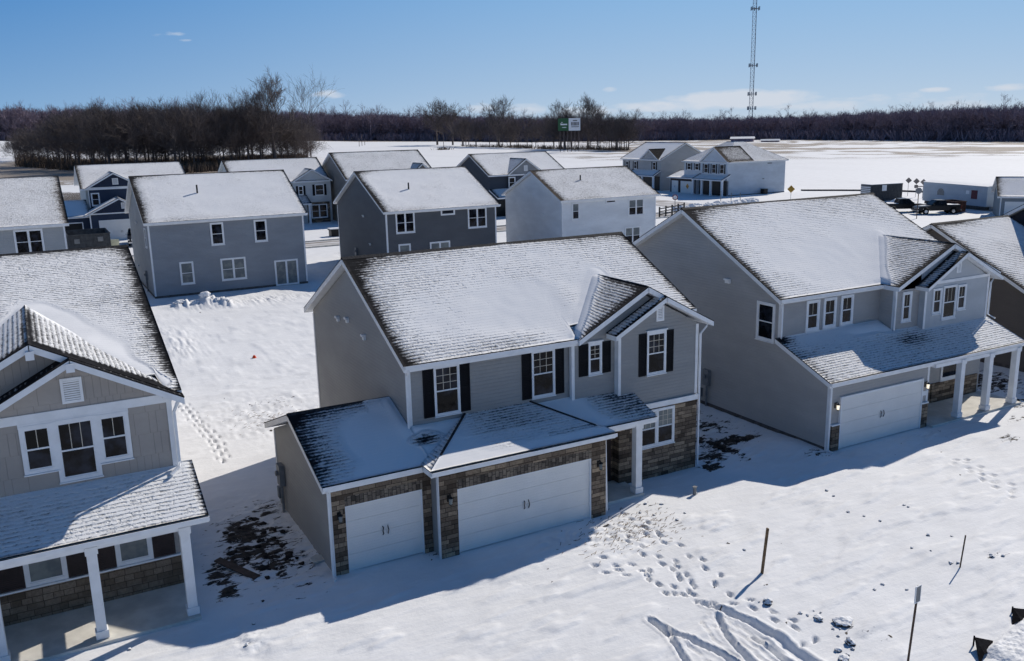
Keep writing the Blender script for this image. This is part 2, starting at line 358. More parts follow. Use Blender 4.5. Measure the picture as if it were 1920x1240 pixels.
def snow_std(base=.80, L_=.45, R_=.28, top=.3, topn=.35, fn=None, seed=1):
    def f(u, v, x, y, L, S):
        jag = .6+.9*fbm(u*3.1, v*7, 2, seed+3)
        s = base-1.1*np.exp(-(np.maximum(u, 0)/(L_*jag+.01))**1.3)-.9*np.exp(-(np.maximum(L-u, 0)/(R_*jag+.01))**1.3)-topn*np.exp(-((S-v)/top)**2)
        s = s+.25*(fbm(u*.35+seed, v*.5, 3, seed)-.5)
        if fn is not None: s = s+fn(u, v, L, S)
        return np.clip(s, -.6, 1.25)
    return f
def cor(u, v, cu, cv, ru, rv, k): return -k*np.exp(-((u-cu)/ru)**2-((v-cv)/rv)**2)

# ------------------------------------------------------------------ house kit (everything in world metres, axes = house axes)
class House:
    def __init__(s, name, label, cat, origin, rz=0, local=False):
        s.o = Vector(origin) if not local else Vector((0, 0, 0)); s.root = thing(name, label, cat, origin, rz)
    def add(s, mb, name, mat, parent=None, **kw):
        if name in ('corner_trim', 'gable_band', 'stone_veneer', 'fascia', 'door_casing', 'porch_beam', 'gable_infill', 'foundation') and len(mb.f) > 6 and all(len(f) == 4 for f in mb.f) and len(mb.v) == len(mb.f)//6*8 and name != 'door_casing':
            for i in range(len(mb.v)//8):
                k = MB(); k.v = mb.v[i*8:i*8+8]; k.f = [tuple(j-i*8 for j in f) for f in mb.f[i*6:i*6+6]]; o = k.build(name, mat, parent or s.root, tuple(s.o), **kw)
            return o
        return mb.build(name, mat, parent or s.root, tuple(s.o), **kw)
    def window(s, u0, u1, z0, z1, pl, face='y', units=1, grid=None, rail=True, glass='glass', trim=.09, top_glass=None, shut=None, sw=.42, sill=True, header=False, shmat='shutter', mat='white'):
        """window on a plane; face 'y': plane y=pl seen from -y; face 'x': plane x=pl seen from -x (u is y)"""
        def bx(mb, a, b, d0, d1, c, d):
            if face == 'y': mb.box(a, b, pl-d1, pl-d0, c, d)
            else: mb.box(pl-d1, pl-d0, a, b, c, d)
        fr = MB(); t = trim
        bx(fr, u0-t, u1+t, 0, .05, z1, z1+t*(1.7 if header else 1)); bx(fr, u0-t, u0, 0, .05, z0, z1); bx(fr, u1, u1+t, 0, .05, z0, z1)
        bx(fr, u0-t, u1+t, 0, .05, z0-t, z0)
        if header: bx(fr, u0-t-.04, u1+t+.04, 0, .085, z1+t*1.7, z1+t*1.7+.05)
        wd = (u1-u0)/units; zm = (z0+z1)/2
        for i in range(1, units): bx(fr, u0+wd*i-.045, u0+wd*i+.045, 0, .05, z0, z1)
        for i in range(units):
            a = u0+wd*i+(.045 if i else 0); b = u0+wd*(i+1)-(.045 if i < units-1 else 0)
            # sash stiles
            bx(fr, a, a+.035, 0, .035, z0, z1); bx(fr, b-.035, b, 0, .035, z0, z1); bx(fr, a+.035, b-.035, 0, .035, z1-.035, z1); bx(fr, a+.035, b-.035, 0, .035, z0, z0+.035)
            if rail: bx(fr, a+.035, b-.035, 0, .04, zm-.022, zm+.022)
        w_ = s.add(fr, 'window', mat)
        mu = MB()
        for i in range(units):
            a = u0+wd*i+(.045 if i else 0)+.035; b = u0+wd*(i+1)-(.045 if i < units-1 else 0)-.035
            p = MB(); 
            if rail and top_glass:
                p2 = MB(); bx(p2, a, b, -.02, .014, zm+.022, z1-.035); s.add(p2, 'pane', top_glass, w_)
                bx(p, a, b, -.02, .014, z0+.035, zm-.022)
            else: bx(p, a, b, -.02, .014, z0+.035, z1-.035)
            s.add(p, 'pane', glass, w_)
            if grid:
                gx, gz = grid; zz0 = zm+.022 if rail else z0+.035; zz1 = z1-.035
                for k in range(1, gx): c = a+(b-a)*k/gx; bx(mu, c-.009, c+.009, .015, .024, zz0, zz1)
                for k in range(1, gz): c = zz0+(zz1-zz0)*k/gz; bx(mu, a, b, .0155, .0245, c-.009, c+.009)
        if mu.v: s.add(mu, 'muntin', 'muntin', w_)
        if sill:
            sl = MB(); bx(sl, u0-t-.02, u1+t+.02, 0, .08, z0-t-.035, z0-t-.003); s.add(sl, 'sill', mat, w_)
        if shut:
            for sd_ in (-1, 1):
                if shut == 'R' and sd_ < 0 or shut == 'L' and sd_ > 0: continue
                c0 = u0-t-sw-.01 if sd_ < 0 else u1+t+.01; c1 = c0+sw; m_ = MB(); bx(m_, c0, c0+.05, 0, .035, z0-t, z1+t); bx(m_, c1-.05, c1, 0, .035, z0-t, z1+t)
                for zz in (z0-t, zm-.03, z1+t-.06): bx(m_, c0+.05, c1-.05, 0, .035, zz, zz+.06)
                zz = z0-t+.065
                while zz < z1+t-.09:
                    if not (zm-.07 < zz < zm+.03): bx(m_, c0+.05, c1-.05, 0, .022, zz, zz+.035)
                    zz += .055
                bx(m_, c0+.05, c1-.05, 0, .008, z0-t+.06, z1+t-.06)
                s.add(m_, 'shutter', shmat)
        return w_
    def gdoor(s, x0, x1, z1, y, jamb=True, z0=0):
        d = s.add(MB().box(x0, x1, y-.03, y+.03, z0, z1), 'garage_door', 'door')
        xm = (x0+x1)/2
        for sg in (-1, 1):
            h = MB(); xx = xm+sg*.085
            h.tube([(xx, y-.035, z0+.93), (xx-.012*sg, y-.075, z0+.97), (xx+.01*sg, y-.08, z0+1.07), (xx-.012*sg, y-.075, z0+1.17), (xx, y-.035, z0+1.21)], .016, 6)
            s.add(h, 'door_handle', 'black', d)
        if jamb:
            j = MB(); j.box(x0-.07, x0, y-.06, y+.03, z0, z1+.07).box(x1, x1+.07, y-.06, y+.03, z0, z1+.07).box(x0, x1, y-.06, y+.03, z1, z1+.07); s.add(j, 'door_casing', 'white')
        return d
    def column(s, x, y, z0, z1, wd=.24):
        c = MB(); h = wd/2; c.box(x-h, x+h, y-h, y+h, z0+.22, z1-.2); c.box(x-h-.035, x+h+.035, y-h-.035, y+h+.035, z0, z0+.22); c.box(x-h-.03, x+h+.03, y-h-.03, y+h+.03, z1-.2, z1)
        return s.add(c, 'column', 'white')
    def downspout(s, pts, r=.045): return s.add(MB().tube(pts, r, 4), 'downspout', 'white')
    def gutter(s, x0, x1, y, z, face='y'):
        g = MB()
        if face == 'y':
            g.box(x0, x1, y-.10, y-.088, z-.02, z+.085); g.box(x0, x1, y-.10, y, z-.035, z-.02); g.box(x0, x0+.01, y-.088, y, z-.02, z+.07); g.box(x1-.01, x1, y-.088, y, z-.02, z+.07)
        o = s.add(g, 'gutter', 'white'); s.add(MB().box(x0+.012, x1-.012, y-.087, y-.003, z+.055, z+.075), 'gutter_shade_fill', 'black', o); return o  # black strip near the rim stands for the gutter's shaded inside
    def lamp(s, x, y, z, lit=False, parent=None):
        l = s.add(MB().box(x-.06, x+.06, y-.02, y, z-.12, z+.1), 'wall_lamp', 'black', parent)
        b = MB(); b.tube([(x, y-.02, z+.1), (x, y-.08, z+.16), (x, y-.14, z+.1)], .012, 6)
        b.tube([(x, y-.14, z+.1), (x, y-.14, z+.04)], .02, 8, .085); b.tube([(x, y-.14, z-.16), (x, y-.14, z-.2)], .06, 8, .02)
        s.add(b, 'lamp_cap', 'black', l)
        s.add(MB().tube([(x, y-.14, z+.03), (x, y-.14, z-.15)], .062, 8, .05), 'lamp_glass', 'glow' if lit else 'glass_pale', l)
        return l
    def vent(s, x, z, y, wd=.36, ht=.5):
        v = MB(); v.box(x-wd/2, x+wd/2, y-.04, y, z-ht/2, z-ht/2+.07).box(x-wd/2, x+wd/2, y-.04, y, z+ht/2-.07, z+ht/2).box(x-wd/2, x-wd/2+.07, y-.04, y, z-ht/2+.07, z+ht/2-.07).box(x+wd/2-.07, x+wd/2, y-.04, y, z-ht/2+.07, z+ht/2-.07)
        zz = z-ht/2+.08
        while zz < z+ht/2-.1: v.box(x-wd/2+.07, x+wd/2-.07, y-.025, y, zz, zz+.04); zz += .06
        return s.add(v, 'gable_vent', 'white')
    def sidevent(s, x, y, z, wd=.18): return s.add(MB().box(x-.09, x, y-wd/2, y+wd/2, z-.1, z+.1).box(x-.15, x-.09, y-wd/2-.02, y+wd/2+.02, z+.03, z+.11), 'wall_vent', 'white')
    def meter(s, x, y, z0=.0):
        m_ = MB().box(x-.18, x, y-.2, y+.2, z0+1.0, z0+1.75).tube([(x-.08, y, z0-.1), (x-.08, y, z0+1.0)], .05, 8).tube([(x-.18, y, z0+1.45), (x-.27, y, z0+1.45)], .09, 10)
        m_.box(x-.12, x, y+.35, y+.6, z0+.35, z0+.75)
        return s.add(m_, 'utility_meter', 'grey_metal')
    def gable_roof_x(s, x0, x1, yf, yr, yb, ze, zr, zb=None, snow=None, mat='shingle', drifts=(), res=.16, name='roof', slab_t=.19, snow_b=None, cut=None):
        zb = ze if zb is None else zb
        if cut:      # the eave steps back (x from..to) where a front gable stands before it
            xa, xb, yc = cut; zc = ze+(zr-ze)*(yc-yf)/(yr-yf); q = []
            if xa > x0: q.append(((x0, yf, ze), (xa, yf, ze), (xa, yr, zr), (x0, yr, zr)))
            q.append(((xa, yc, zc), (min(xb, x1), yc, zc), (min(xb, x1), yr, zr), (xa, yr, zr)))
            r = roof_slope(s.root, [((x0, yf, ze), (x1, yf, ze), (x1, yr, zr), (x0, yr, zr))], snow, tuple(s.o), name, mat, res, drifts, slab=False, warp=(xa, xb+(.1 if xb > x1-.15 else 0), (yc-yf)/(yr-yf)))
            if xb < x1-.15: q.append(((xb, yf, ze), (x1, yf, ze), (x1, yr, zr), (xb, yr, zr)))
            for k_, (a, b, c, d) in enumerate(q):
                m_ = MB(); top = [Vector(p)-Vector((0, 0, .03)) for p in (a, b, c, d)]; bot = [p-Vector((0, 0, slab_t)) for p in top]; m_.v = [tuple(p) for p in top+bot]
                if k_ == 1: m_.v = [(x+(.002 if x < xa+.01 else -.002 if xb < x1-.15 else 0), y, z) for x, y, z in m_.v]
                m_.f = [(0, 1, 2, 3), (7, 6, 5, 4), (0, 4, 5, 1), (1, 5, 6, 2), (2, 6, 7, 3), (3, 7, 4, 0)]; m_.build('fascia', 'white', r, tuple(s.o))
        else: r = roof_slope(s.root, [((x0, yf, ze), (x1, yf, ze), (x1, yr, zr), (x0, yr, zr))], snow or snow_std(), tuple(s.o), name, mat, res, drifts, slab_t=slab_t)
        roof_slope(s.root, [((x1, yb, zb), (x0, yb, zb), (x0, yr+.003, zr), (x1, yr+.003, zr))], snow_b or snow_std(.9, .2, .2, .2, .1), tuple(s.o), name, mat, .5, (), slab_t=slab_t)
        s.add(MB().prism([(yr-.13, zr-.05+.0), (yr, zr+.035), (yr+.13, zr-.05), (yr, zr-.07)], 'x', x0, x1), 'ridge_cap', 'shingle_bare', r)
        return r
    def gable_roof_y(s, xl, xc, xr, ze, zc, y0, y1, zer=None, snow=None, snow2=None, mat='shingle', drifts=(), res=.16, slab_t=.19, name='dormer_roof', left=True, right=True):
        """ridge along y; left slope xl..xc, right slope xc..xr"""
        out = None
        if left: out = roof_slope(s.root, [((xl, y1, ze), (xl, y0, ze), (xc, y0, zc), (xc, y1, zc))], snow or snow_std(.5), tuple(s.o), name, mat, res, drifts, slab_t=slab_t)
        if right: out = roof_slope(s.root, [((xr, y0, zer if zer is not None else ze), (xr, y1, zer if zer is not None else ze), (xc+.003, y1, zc), (xc+.003, y0, zc))], snow2 or snow_std(.9, .1, .1, .2, .1), tuple(s.o), name, mat, res, drifts, slab_t=slab_t)
        return out
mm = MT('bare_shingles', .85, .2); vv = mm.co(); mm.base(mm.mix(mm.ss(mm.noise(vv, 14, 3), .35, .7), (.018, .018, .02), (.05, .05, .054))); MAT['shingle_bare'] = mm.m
MAT['shingle_brown_bare'] = MAT['shingle_bare']

# ================================================================== HOUSE A (centre)
MAT['sid_A'] = siding('warm_grey_siding', (.31, .31, .305))
h = House('house', 'light grey house with black shutters and stone-framed garage doors, in the middle', 'house', (3.5, 6, 0))
sl = (8.55-5.8)/(7.25-1.7)
h.add(MB().prism([(2.15, -.6), (12.4, -.6), (12.4, 5.74), (7.25, 8.27), (2.15, 5.74)], 'x', -.6, 10.90).box(-3.85, -.6, .64, 6.9, -.6, 2.8).prism([(.64, 2.8), (6.9, 2.8), (3.77, 3.93)], 'x', -3.85, -.6)
      .box(-.63, 5.5, .02, 2.15, -.6, 2.85).prism([(.02, 2.85), (2.15, 2.85), (2.15, 3.4)], 'x', -.55, 5.45), 'wall', 'sid_A')
h.add(MB().prism([(5.5, 2.6), (10.92, 2.6), (10.92, 5.62), (8.45, 7.1), (5.5, 5.62)], 'y', 1.98, 2.5), 'gable_wall', 'sid_A')
h.add(MB().prism([(7.33, 2.93), (10.94, 2.93), (10.94, 5.7), (9.15, 6.68), (7.33, 5.72)], 'y', 1.75, 1.975), 'gable_wall', 'sid_A')
# stone
st = MB().box(7.33, 10.94, 1.70, 2.1, -.5, 2.74)
h.add(st, 'stone_veneer', 'stone')
h.add(MB().box(5.5, 7.3, 2.06, 2.14, -.5, 2.7), 'stone_veneer', 'stone')
h.add(MB().box(-.63, -.03, -.12, .015, -.5, 2.85).box(4.92, 5.5, -.12, .015, -.5, 2.85).box(-.03, 4.92, -.12, .015, 2.47, 2.85), 'stone_veneer', 'stone')
h.add(MB().box(-.03, 4.92, -.125, .015, 2.17, 2.47), 'stone_lintel', 'stone_v')
h.add(MB().box(-3.85, -3.42, .50, .635, -.5, 2.8).box(-.93, -.64, .50, .635, -.5, 2.8).box(-3.42, -.93, .50, .635, 2.45, 2.8), 'stone_veneer', 'stone')
h.add(MB().box(-3.42, -.93, .495, .635, 2.15, 2.45), 'stone_lintel', 'stone_v')
h.gdoor(0, 4.88, 2.13, -.005, jamb=False); h.add(MB().box(-.028, .0, -.11, .0, 0, 2.13).box(4.88, 4.915, -.11, 0, 0, 2.13).box(-.028, 4.915, -.11, 0, 2.13, 2.165), 'door_casing', 'white')
h.gdoor(-3.38, -.97, 2.11, .61, jamb=False); h.add(MB().box(-3.415, -3.38, .52, .62, 0, 2.11).box(-.97, -.935, .52, .62, 0, 2.11).box(-3.415, -.935, .52, .62, 2.11, 2.145), 'door_casing', 'white')
# trim: corner boards, belt, friezes
tr = MB()
tr.box(-.625, -.5, 2.125, 2.148, 3.2, 5.62).box(-.625, -.602, 2.148, 2.27, 3.2, 5.6)
tr.box(-.625, -.602, 12.28, 12.42, 0, 5.6)
tr.box(5.475, 5.498, 1.955, 2.1, 3.2, 5.55).box(5.498, 5.6, 1.955, 1.978, 3.2, 5.62)
tr.box(7.305, 7.328, 1.73, 1.97, 3.0, 5.65).box(7.328, 7.42, 1.727, 1.748, 2.98, 5.72)
tr.box(10.84, 10.962, 1.727, 1.748, 2.98, 5.68).box(10.942, 10.965, 1.748, 2.0, -.3, 5.6)
tr.box(7.3, 10.965, 1.66, 1.7, 2.745, 2.93).box(7.3, 10.965, 1.7, 1.748, 2.75, 2.93).box(7.28, 10.98, 1.64, 1.7, 2.93, 2.955)
tr.box(-3.875, -3.852, .62, .74, -.1, 2.75).box(-3.875, -3.852, 6.8, 6.92, 0, 2.75).box(-3.87, -3.83, .475, .498, -.1, 2.78)
tr.box(-.66, -.632, -.1, .05, -.1, 2.8).box(5.502, 5.53, -.1, .05, -.1, 2.8).box(5.502, 5.53, 1.95, 2.058, -.1, 2.8)
tr.box(-.5, 5.47, 2.125, 2.148, 5.52, 5.7)
h.add(tr, 'corner_trim', 'white')
# main roof
vA = (5.55, 1.7, 8.46, 4.83)
snA = snow_std(.93, .2, .2, .12, .3, lambda u, v, L, S: cor(u, v, 0, S, 1.25, 1.2, .8)+cor(u, v, 2.4, S, 2.9, .6, .5)+cor(u, v, 0, S*.5, .8, 2.6, .3)+cor(u, v, 10.4, S, 2.6, .42, .55)+cor(u, v, 3.8, .3, 1.6, .45, .22)+cor(u, v, 0, 0, .9, .5, .5)
               +.16*np.exp(-((u-6)/4)**2-((v-2.5)/2.6)**2)+cor(u, v, 7.4, 2.2, .6, .9, .16), 3)
h.gable_roof_x(-.88, 11.37, 1.70, 7.25, 12.79, 5.80, 8.55, snow=snA, drifts=[(*vA, .42, .07)], res=.11, cut=(5.56, 11.37, 2.35))
# big dormer gable
h.gable_roof_y(5.52, 8.46, 11.37, 5.82, 7.38, 1.52, 5.1, snow=snow_std(.68, .1, .25, .25, .6, lambda u, v, L, S: .3*np.exp(-(u/1.2)**2)+cor(u, v, L, S, .7, .5, .35), 5), drifts=[(*vA, .3, .12)], res=.11)
# little gable
h.gable_roof_y(6.93, 9.15, 11.37, 5.80, 6.97, 1.34, 1.96, snow=snow_std(.72, .05, .05, .15, .1), snow2=snow_std(.8), res=.15, slab_t=.17)
h.vent(9.15, 6.28, 1.75, .34, .56)
gA = h.gutter(-.86, 5.5, 1.69, 5.72)
# garage + porch roofs
vG = (-.6, 2.1)
snG = lambda u, v, x, y, L, S: np.clip(.8-.75*np.exp(-((x+4.1)/.75)**1.0 if False else -np.clip(x+4.1, 0, 9)/.7)-.5*np.exp(-((S-v)/.5)**2)*(x < -1.6)+.9*np.exp(-((x+1.6)/1.35)**2-((y-1.9)/1.4)**2)-1.15*np.exp(-((x+.35)/.6)**2-((y-1.5)/.28)**2)
        +.6*np.exp(-((x-.7)/.9)**2-((y-1.3)/1.1)**2)+.3*np.exp(-((x-4.5)/1.3)**2)*(x > 2)+.35*np.exp(-((y-.3)/.5)**2)-.38*np.clip((x-5.9)/1.2, 0, 1)+.4*np.exp(-((x-5.3)/.7)**2)*(x > 4), -.6, 1.2)
rg = roof_slope(h.root, [((-4.1, .38, 2.95), (-.62, .38, 2.95), (-.62, 3.85, 4.2), (-4.1, 3.85, 4.2)), ((-.62, .38, 2.95), (8.02, .38, 2.95), (8.02, 2.2, 3.605), (-.62, 2.2, 3.605))], snG, tuple(h.o), 'garage_roof', 'shingle', .11, [(-.55, 2.1, -.7, 3.6, .32, .12), (-.4, 2.15, 1.2, 2.15, .25, .06)])
roof_slope(h.root, [((-.62, 7.25, 2.95), (-4.1, 7.25, 2.95), (-4.1, 3.853, 4.2), (-.62, 3.853, 4.2))], snow_std(.8), tuple(h.o), 'garage_roof', 'shingle', .4)
h.add(MB().prism([(3.73, 4.15), (3.85, 4.235), (3.97, 4.15), (3.85, 4.12)], 'x', -4.1, -.62), 'ridge_cap', 'shingle_bare', rg)
snG2 = lambda u, v, x, y, L, S: np.clip(.92+.25*np.exp(-((x-.3)/1.0)**2)-.28*(y > .9)*np.exp(-((x-2.6)/1.4)**2)+.2*np.exp(-((y+.3)/.4)**2)-.25*np.exp(-((y-.25)/.12)**2)*(x > 3.5), 0, 1.2)
roof_slope(h.root, [((-.97, -.32, 3.0), (5.76, -.32, 3.0), (3.87, 2.16, 3.70), (1.38, 2.16, 3.70))], snG2, tuple(h.o), 'garage_roof', 'shingle', .11, slab_t=.18)
roof_slope(h.root, [((-.97, .44, 2.99), (-.97, -.318, 2.99), (1.37, 2.15, 3.69), (1.36, 2.152, 3.69))], lambda u, v, x, y, L, S: .8+0*u, tuple(h.o), 'garage_roof', 'shingle', .2, slab=False)
roof_slope(h.root, [((5.76, -.318, 2.99), (5.76, .44, 2.99), (3.89, 2.152, 3.69), (3.88, 2.15, 3.69))], lambda u, v, x, y, L, S: .9+0*u, tuple(h.o), 'garage_roof', 'shingle', .2, slab=False)
h.add(MB().box(-.95, -.9, -.3, .42, 2.78, 2.96).box(5.69, 5.74, -.3, .42, 2.78, 2.96), 'fascia', 'white')
for a_, b_ in (((1.38, 2.14, 3.74), (-.35, .3, 3.22)), ((3.87, 2.14, 3.74), (5.3, .2, 3.17))): h.add(MB().beam(a_, b_, .07, .035), 'hip_shadow_strip', 'shingle_bare', rg)  # dark strips draw the shadow line at the garage roof step
h.gutter(-4.1, -1.0, .38, 2.87); h.gutter(-.97, 5.76, -.33, 2.9); h.gutter(5.8, 8.02, .38, 2.87)
# porch
h.column(7.42, .72, .1, 2.72, .26)
h.add(MB().box(5.53, 7.62, .62, .84, 2.6, 2.76).box(7.32, 7.55, .85, 1.7, 2.6, 2.76), 'porch_beam', 'white')
h.add(MB().box(5.5, 7.6, .5, 2.05, -.3, .1), 'porch_floor', 'concrete')
h.add(MB().box(6.3, 7.2, 2.02, 2.058, .12, 2.15), 'front_door', 'brown_shutter')
# windows
for x0, x1 in ((.38, 1.14), (4.04, 4.81)):
    h.window(x0-.03, x1+.03, 3.87, 5.45, 2.15, grid=(3, 3), shut='LR', sw=.37, header=True, trim=.05)
h.window(6.23, 6.69, 4.4, 5.44, 1.98, grid=(2, 3), shut='LR', sw=.38, header=True, trim=.055)
h.window(8.62, 9.38, 4.08, 5.56, 1.75, grid=(3, 3), shut='LR', sw=.34, header=True, trim=.055)
h.window(8.28, 9.78, 1.32, 2.62, 1.70, units=2, grid=(3, 3), top_glass='glass_pale', trim=.07)
h.lamp(-3.62, .50, 1.92); h.lamp(-.33, -.12, 1.95); h.lamp(5.2, -.12, 1.93); h.lamp(7.1, 2.05, 2.1, lit=True)
for y, z in ((8.9, 6.0), (7.8, 6.15), (6.0, 5.85)): h.sidevent(-.6, y, z, .16)
h.meter(-3.87, 6.0)
h.downspout([(-.75, 1.62, 5.68), (-.72, 1.75, 5.55), (-.66, 2.08, 5.35), (-.66, 2.08, 3.55), (-.62, 1.85, 3.45)])
h.downspout([(-4.0, .3, 2.84), (-3.93, .42, 2.68), (-3.93, .44, .1), (-3.95, .2, .03)])
h.downspout([(11.3, 1.6, 5.7), (11.25, 1.62, 5.55), (11.02, 1.68, 5.3), (11.02, 1.68, .1), (11.02, 1.4, .04)])
h.downspout([(5.66, .3, 2.84), (5.56, .0, 2.7), (5.57, -.08, .1)], .035)

# ================================================================== HOUSE B (right)
MAT['sid_B'] = siding('slate_grey_siding', (.40, .39, .38)); MAT['sid_B2'] = siding('pale_board_and_batten', (.44, .47, .50), .32, vertical=True)
h = House('house', 'dark grey house with columned porch and one garage door, front right', 'house', (22, 6, 0))
h.add(MB().prism([(.2, -.6), (15.2, -.6), (15.2, 5.6), (15.2, 6.0), (9.1, 8.95), (3.0, 5.85), (3.0, 3.95), (.2, 2.72)], 'x', 16.46, 22.4)
      .prism([(2.0, -.6), (15.2, -.6), (15.2, 6.0), (9.1, 8.95), (3.0, 5.85), (3.0, 3.9), (2.0, 3.4)], 'x', 22.4, 28.6), 'wall', 'sid_B')
h.add(MB().prism([(22.45, 3.3), (24.1, 3.3), (24.1, 6.35), (22.45, 5.62)], 'y', 2.2, 3.4), 'gable_wall', 'sid_B')
h.add(MB().prism([(22.8, 5.6), (28.8, 5.6), (25.75, 7.2)], 'y', 2.2, 3.4), 'gable_wall', 'sid_B2')
h.add(MB().prism([(24.05, 3.3), (28.5, 3.3), (28.5, 5.7), (26.25, 6.93), (24.05, 5.75)], 'y', 1.9, 2.195), 'gable_wall', 'sid_B2')
snB = snow_std(.94, .2, .2, .12, .35, lambda u, v, L, S: cor(u, v, 0, S, 1.5, 1.0, .8)+cor(u, v, 2.4, S, 1.8, .5, .45)+cor(u, v, 9.8, S, 2.2, .35, .5)+.18*np.exp(-((u-6)/5)**2-((v-2.5)/2.8)**2), 11)
vB = (22.25, 2.75, 25.75, 5.95)
h.gable_roof_x(16.1, 29.0, 2.74, 9.14, 15.5, 5.85, 9.12, snow=snB, drifts=[(*vB, .42, .08)], res=.13)
h.gable_roof_y(22.2, 25.75, 29.3, 5.86, 7.48, 1.85, 6.3, snow=snow_std(.68, .1, .22, .2, .5, lambda u, v, L, S: .3*np.exp(-(u/1.3)**2), 15), drifts=[(*vB, .35, .13)], res=.13)
h.gable_roof_y(23.7, 26.25, 29.0, 5.72, 7.1, 1.5, 2.18, snow=snow_std(.72, .1, .1, .15, .1), snow2=snow_std(.8), res=.2, slab_t=.16)
h.add(MB().box(24.05, 28.5, 1.865, 1.895, 5.72, 5.85), 'gable_band', 'white'); h.vent(26.2, 6.35, 1.9, .3, .5)
h.gutter(16.1, 22.2, 2.73, 5.76)
snP = lambda u, v, x, y, L, S: np.clip(.82-.5*np.exp(-((x-22.9)/1.1)**2-((y-1.5)/.5)**2)-.3*np.exp(-((x-16.2)/.4)**2)-.8*np.exp(-((x-16.4)/.5)**2-((y-2.8)/.3)**2)+.2*np.exp(-((y-2.6)/.5)**2), -.5, 1.2)
roof_slope(h.root, [((16.2, .0, 2.93), (22.42, .0, 2.93), (22.42, 3.02, 4.15), (16.2, 3.02, 4.15)), ((22.42, .0, 2.93), (28.75, .0, 2.93), (28.75, 2.25, 3.84), (22.42, 2.25, 3.84))], snP, tuple(h.o), 'porch_roof', 'shingle', .13, [(20.4, 2.7, 22.2, 2.6, .55, .1)])
h.gutter(16.2, 28.75, -.01, 2.85)
tr = MB(); tr.box(16.435, 16.458, 2.9, 3.12, 4.1, 5.8).box(16.435, 16.56, 2.975, 2.998, 4.1, 5.7).box(16.435, 16.458, .2, .32, 0, 2.7).box(16.435, 16.56, .175, .198, 0, 2.7)
tr.box(22.425, 22.448, 2.175, 2.3, 3.6, 5.6).box(22.425, 22.55, 2.175, 2.198, 3.8, 5.6).box(24.02, 24.14, 1.875, 1.898, 3.75, 5.7).box(28.4, 28.525, 1.875, 1.898, 3.7, 5.7).box(22.30, 22.42, .175, .198, 0, 2.75)
tr.box(22.402, 22.43, .175, .3, 0, 2.75).box(16.57, 22.4, 2.975, 2.998, 5.6, 5.78)
h.add(tr, 'corner_trim', 'white')
h.gdoor(17.08, 21.92, 2.13, .17)
h.add(MB().box(16.57, 17.0, .1, .198, -.3, 1.05).box(21.995, 22.38, .1, .198, -.3, 1.05), 'stone_veneer', 'stone'); h.add(MB().box(16.56, 17.01, .08, .198, 1.052, 1.11).box(21.99, 22.39, .08, .198, 1.052, 1.11), 'stone_cap', 'white')
for x0 in (17.98, 19.0, 20.05): h.window(x0, x0+.58, 4.32, 5.45, 3.0, grid=(2, 1), trim=.1)
h.window(3.42, 4.28, 3.95, 5.42, 16.46, face='x', trim=.1)
h.window(23.0, 23.42, 4.25, 5.4, 2.2, grid=(2, 1), trim=.1)
h.window(24.62, 25.08, 4.42, 5.45, 1.9, grid=(2, 1), trim=.07); h.window(25.32, 26.12, 4.1, 5.5, 1.9, grid=(3, 1), trim=.07); h.window(26.34, 26.8, 4.42, 5.45, 1.9, grid=(2, 1), trim=.07)
h.window(23.9, 24.35, 1.15, 2.3, 2.0, trim=.08, rail=False); h.window(25.8, 27.0, 1.15, 2.4, 2.0, trim=.1, rail=True)
h.add(MB().box(22.5, 25.0, 1.93, 1.998, -.2, 1.0).box(25.1, 28.4, 1.93, 1.998, -.2, 1.0), 'stone_veneer', 'stone')
h.add(MB().box(22.45, 28.7, -.15, 1.99, -.3, .08), 'porch_floor', 'concrete')
for x in (22.25+2.0, 26.0, 28.45): pass
for x in (24.3, 26.25, 28.2): h.column(x, .05, .1, 2.74, .26)
h.add(MB().box(22.45, 28.4, -.07, .15, 2.62, 2.78), 'porch_beam', 'white')
h.lamp(16.78, .19, 1.9, True); h.lamp(22.2, .19, 1.9, True); h.add(MB().box(22.06, 22.34, .165, .198, 1.4, 1.6), 'house_number_plate', 'white')
h.sidevent(16.46, 6.23, 6.1, .3); h.meter(16.46, 7.4, 0)
h.downspout([(16.2, 2.66, 5.75), (16.3, 2.85, 5.55), (16.4, 2.9, 5.35), (16.4, 2.9, 4.2)]); h.downspout([(16.3, -.06, 2.85), (16.4, .12, 2.65), (16.4, .12, .1), (16.4, -.15, .04)])
h.downspout([(22.3, 2.1, 5.65), (22.4, 2.12, 5.35), (22.4, 2.12, 3.9)]); h.downspout([(29.2, 2.0, 5.7), (28.6, 1.85, 5.4), (28.6, 1.85, 3.9), (28.65, 1.5, 3.75)])
h.add(MB().box(16.46-.02, 16.458, .3, 15.1, -.2, .14), 'foundation', 'found')

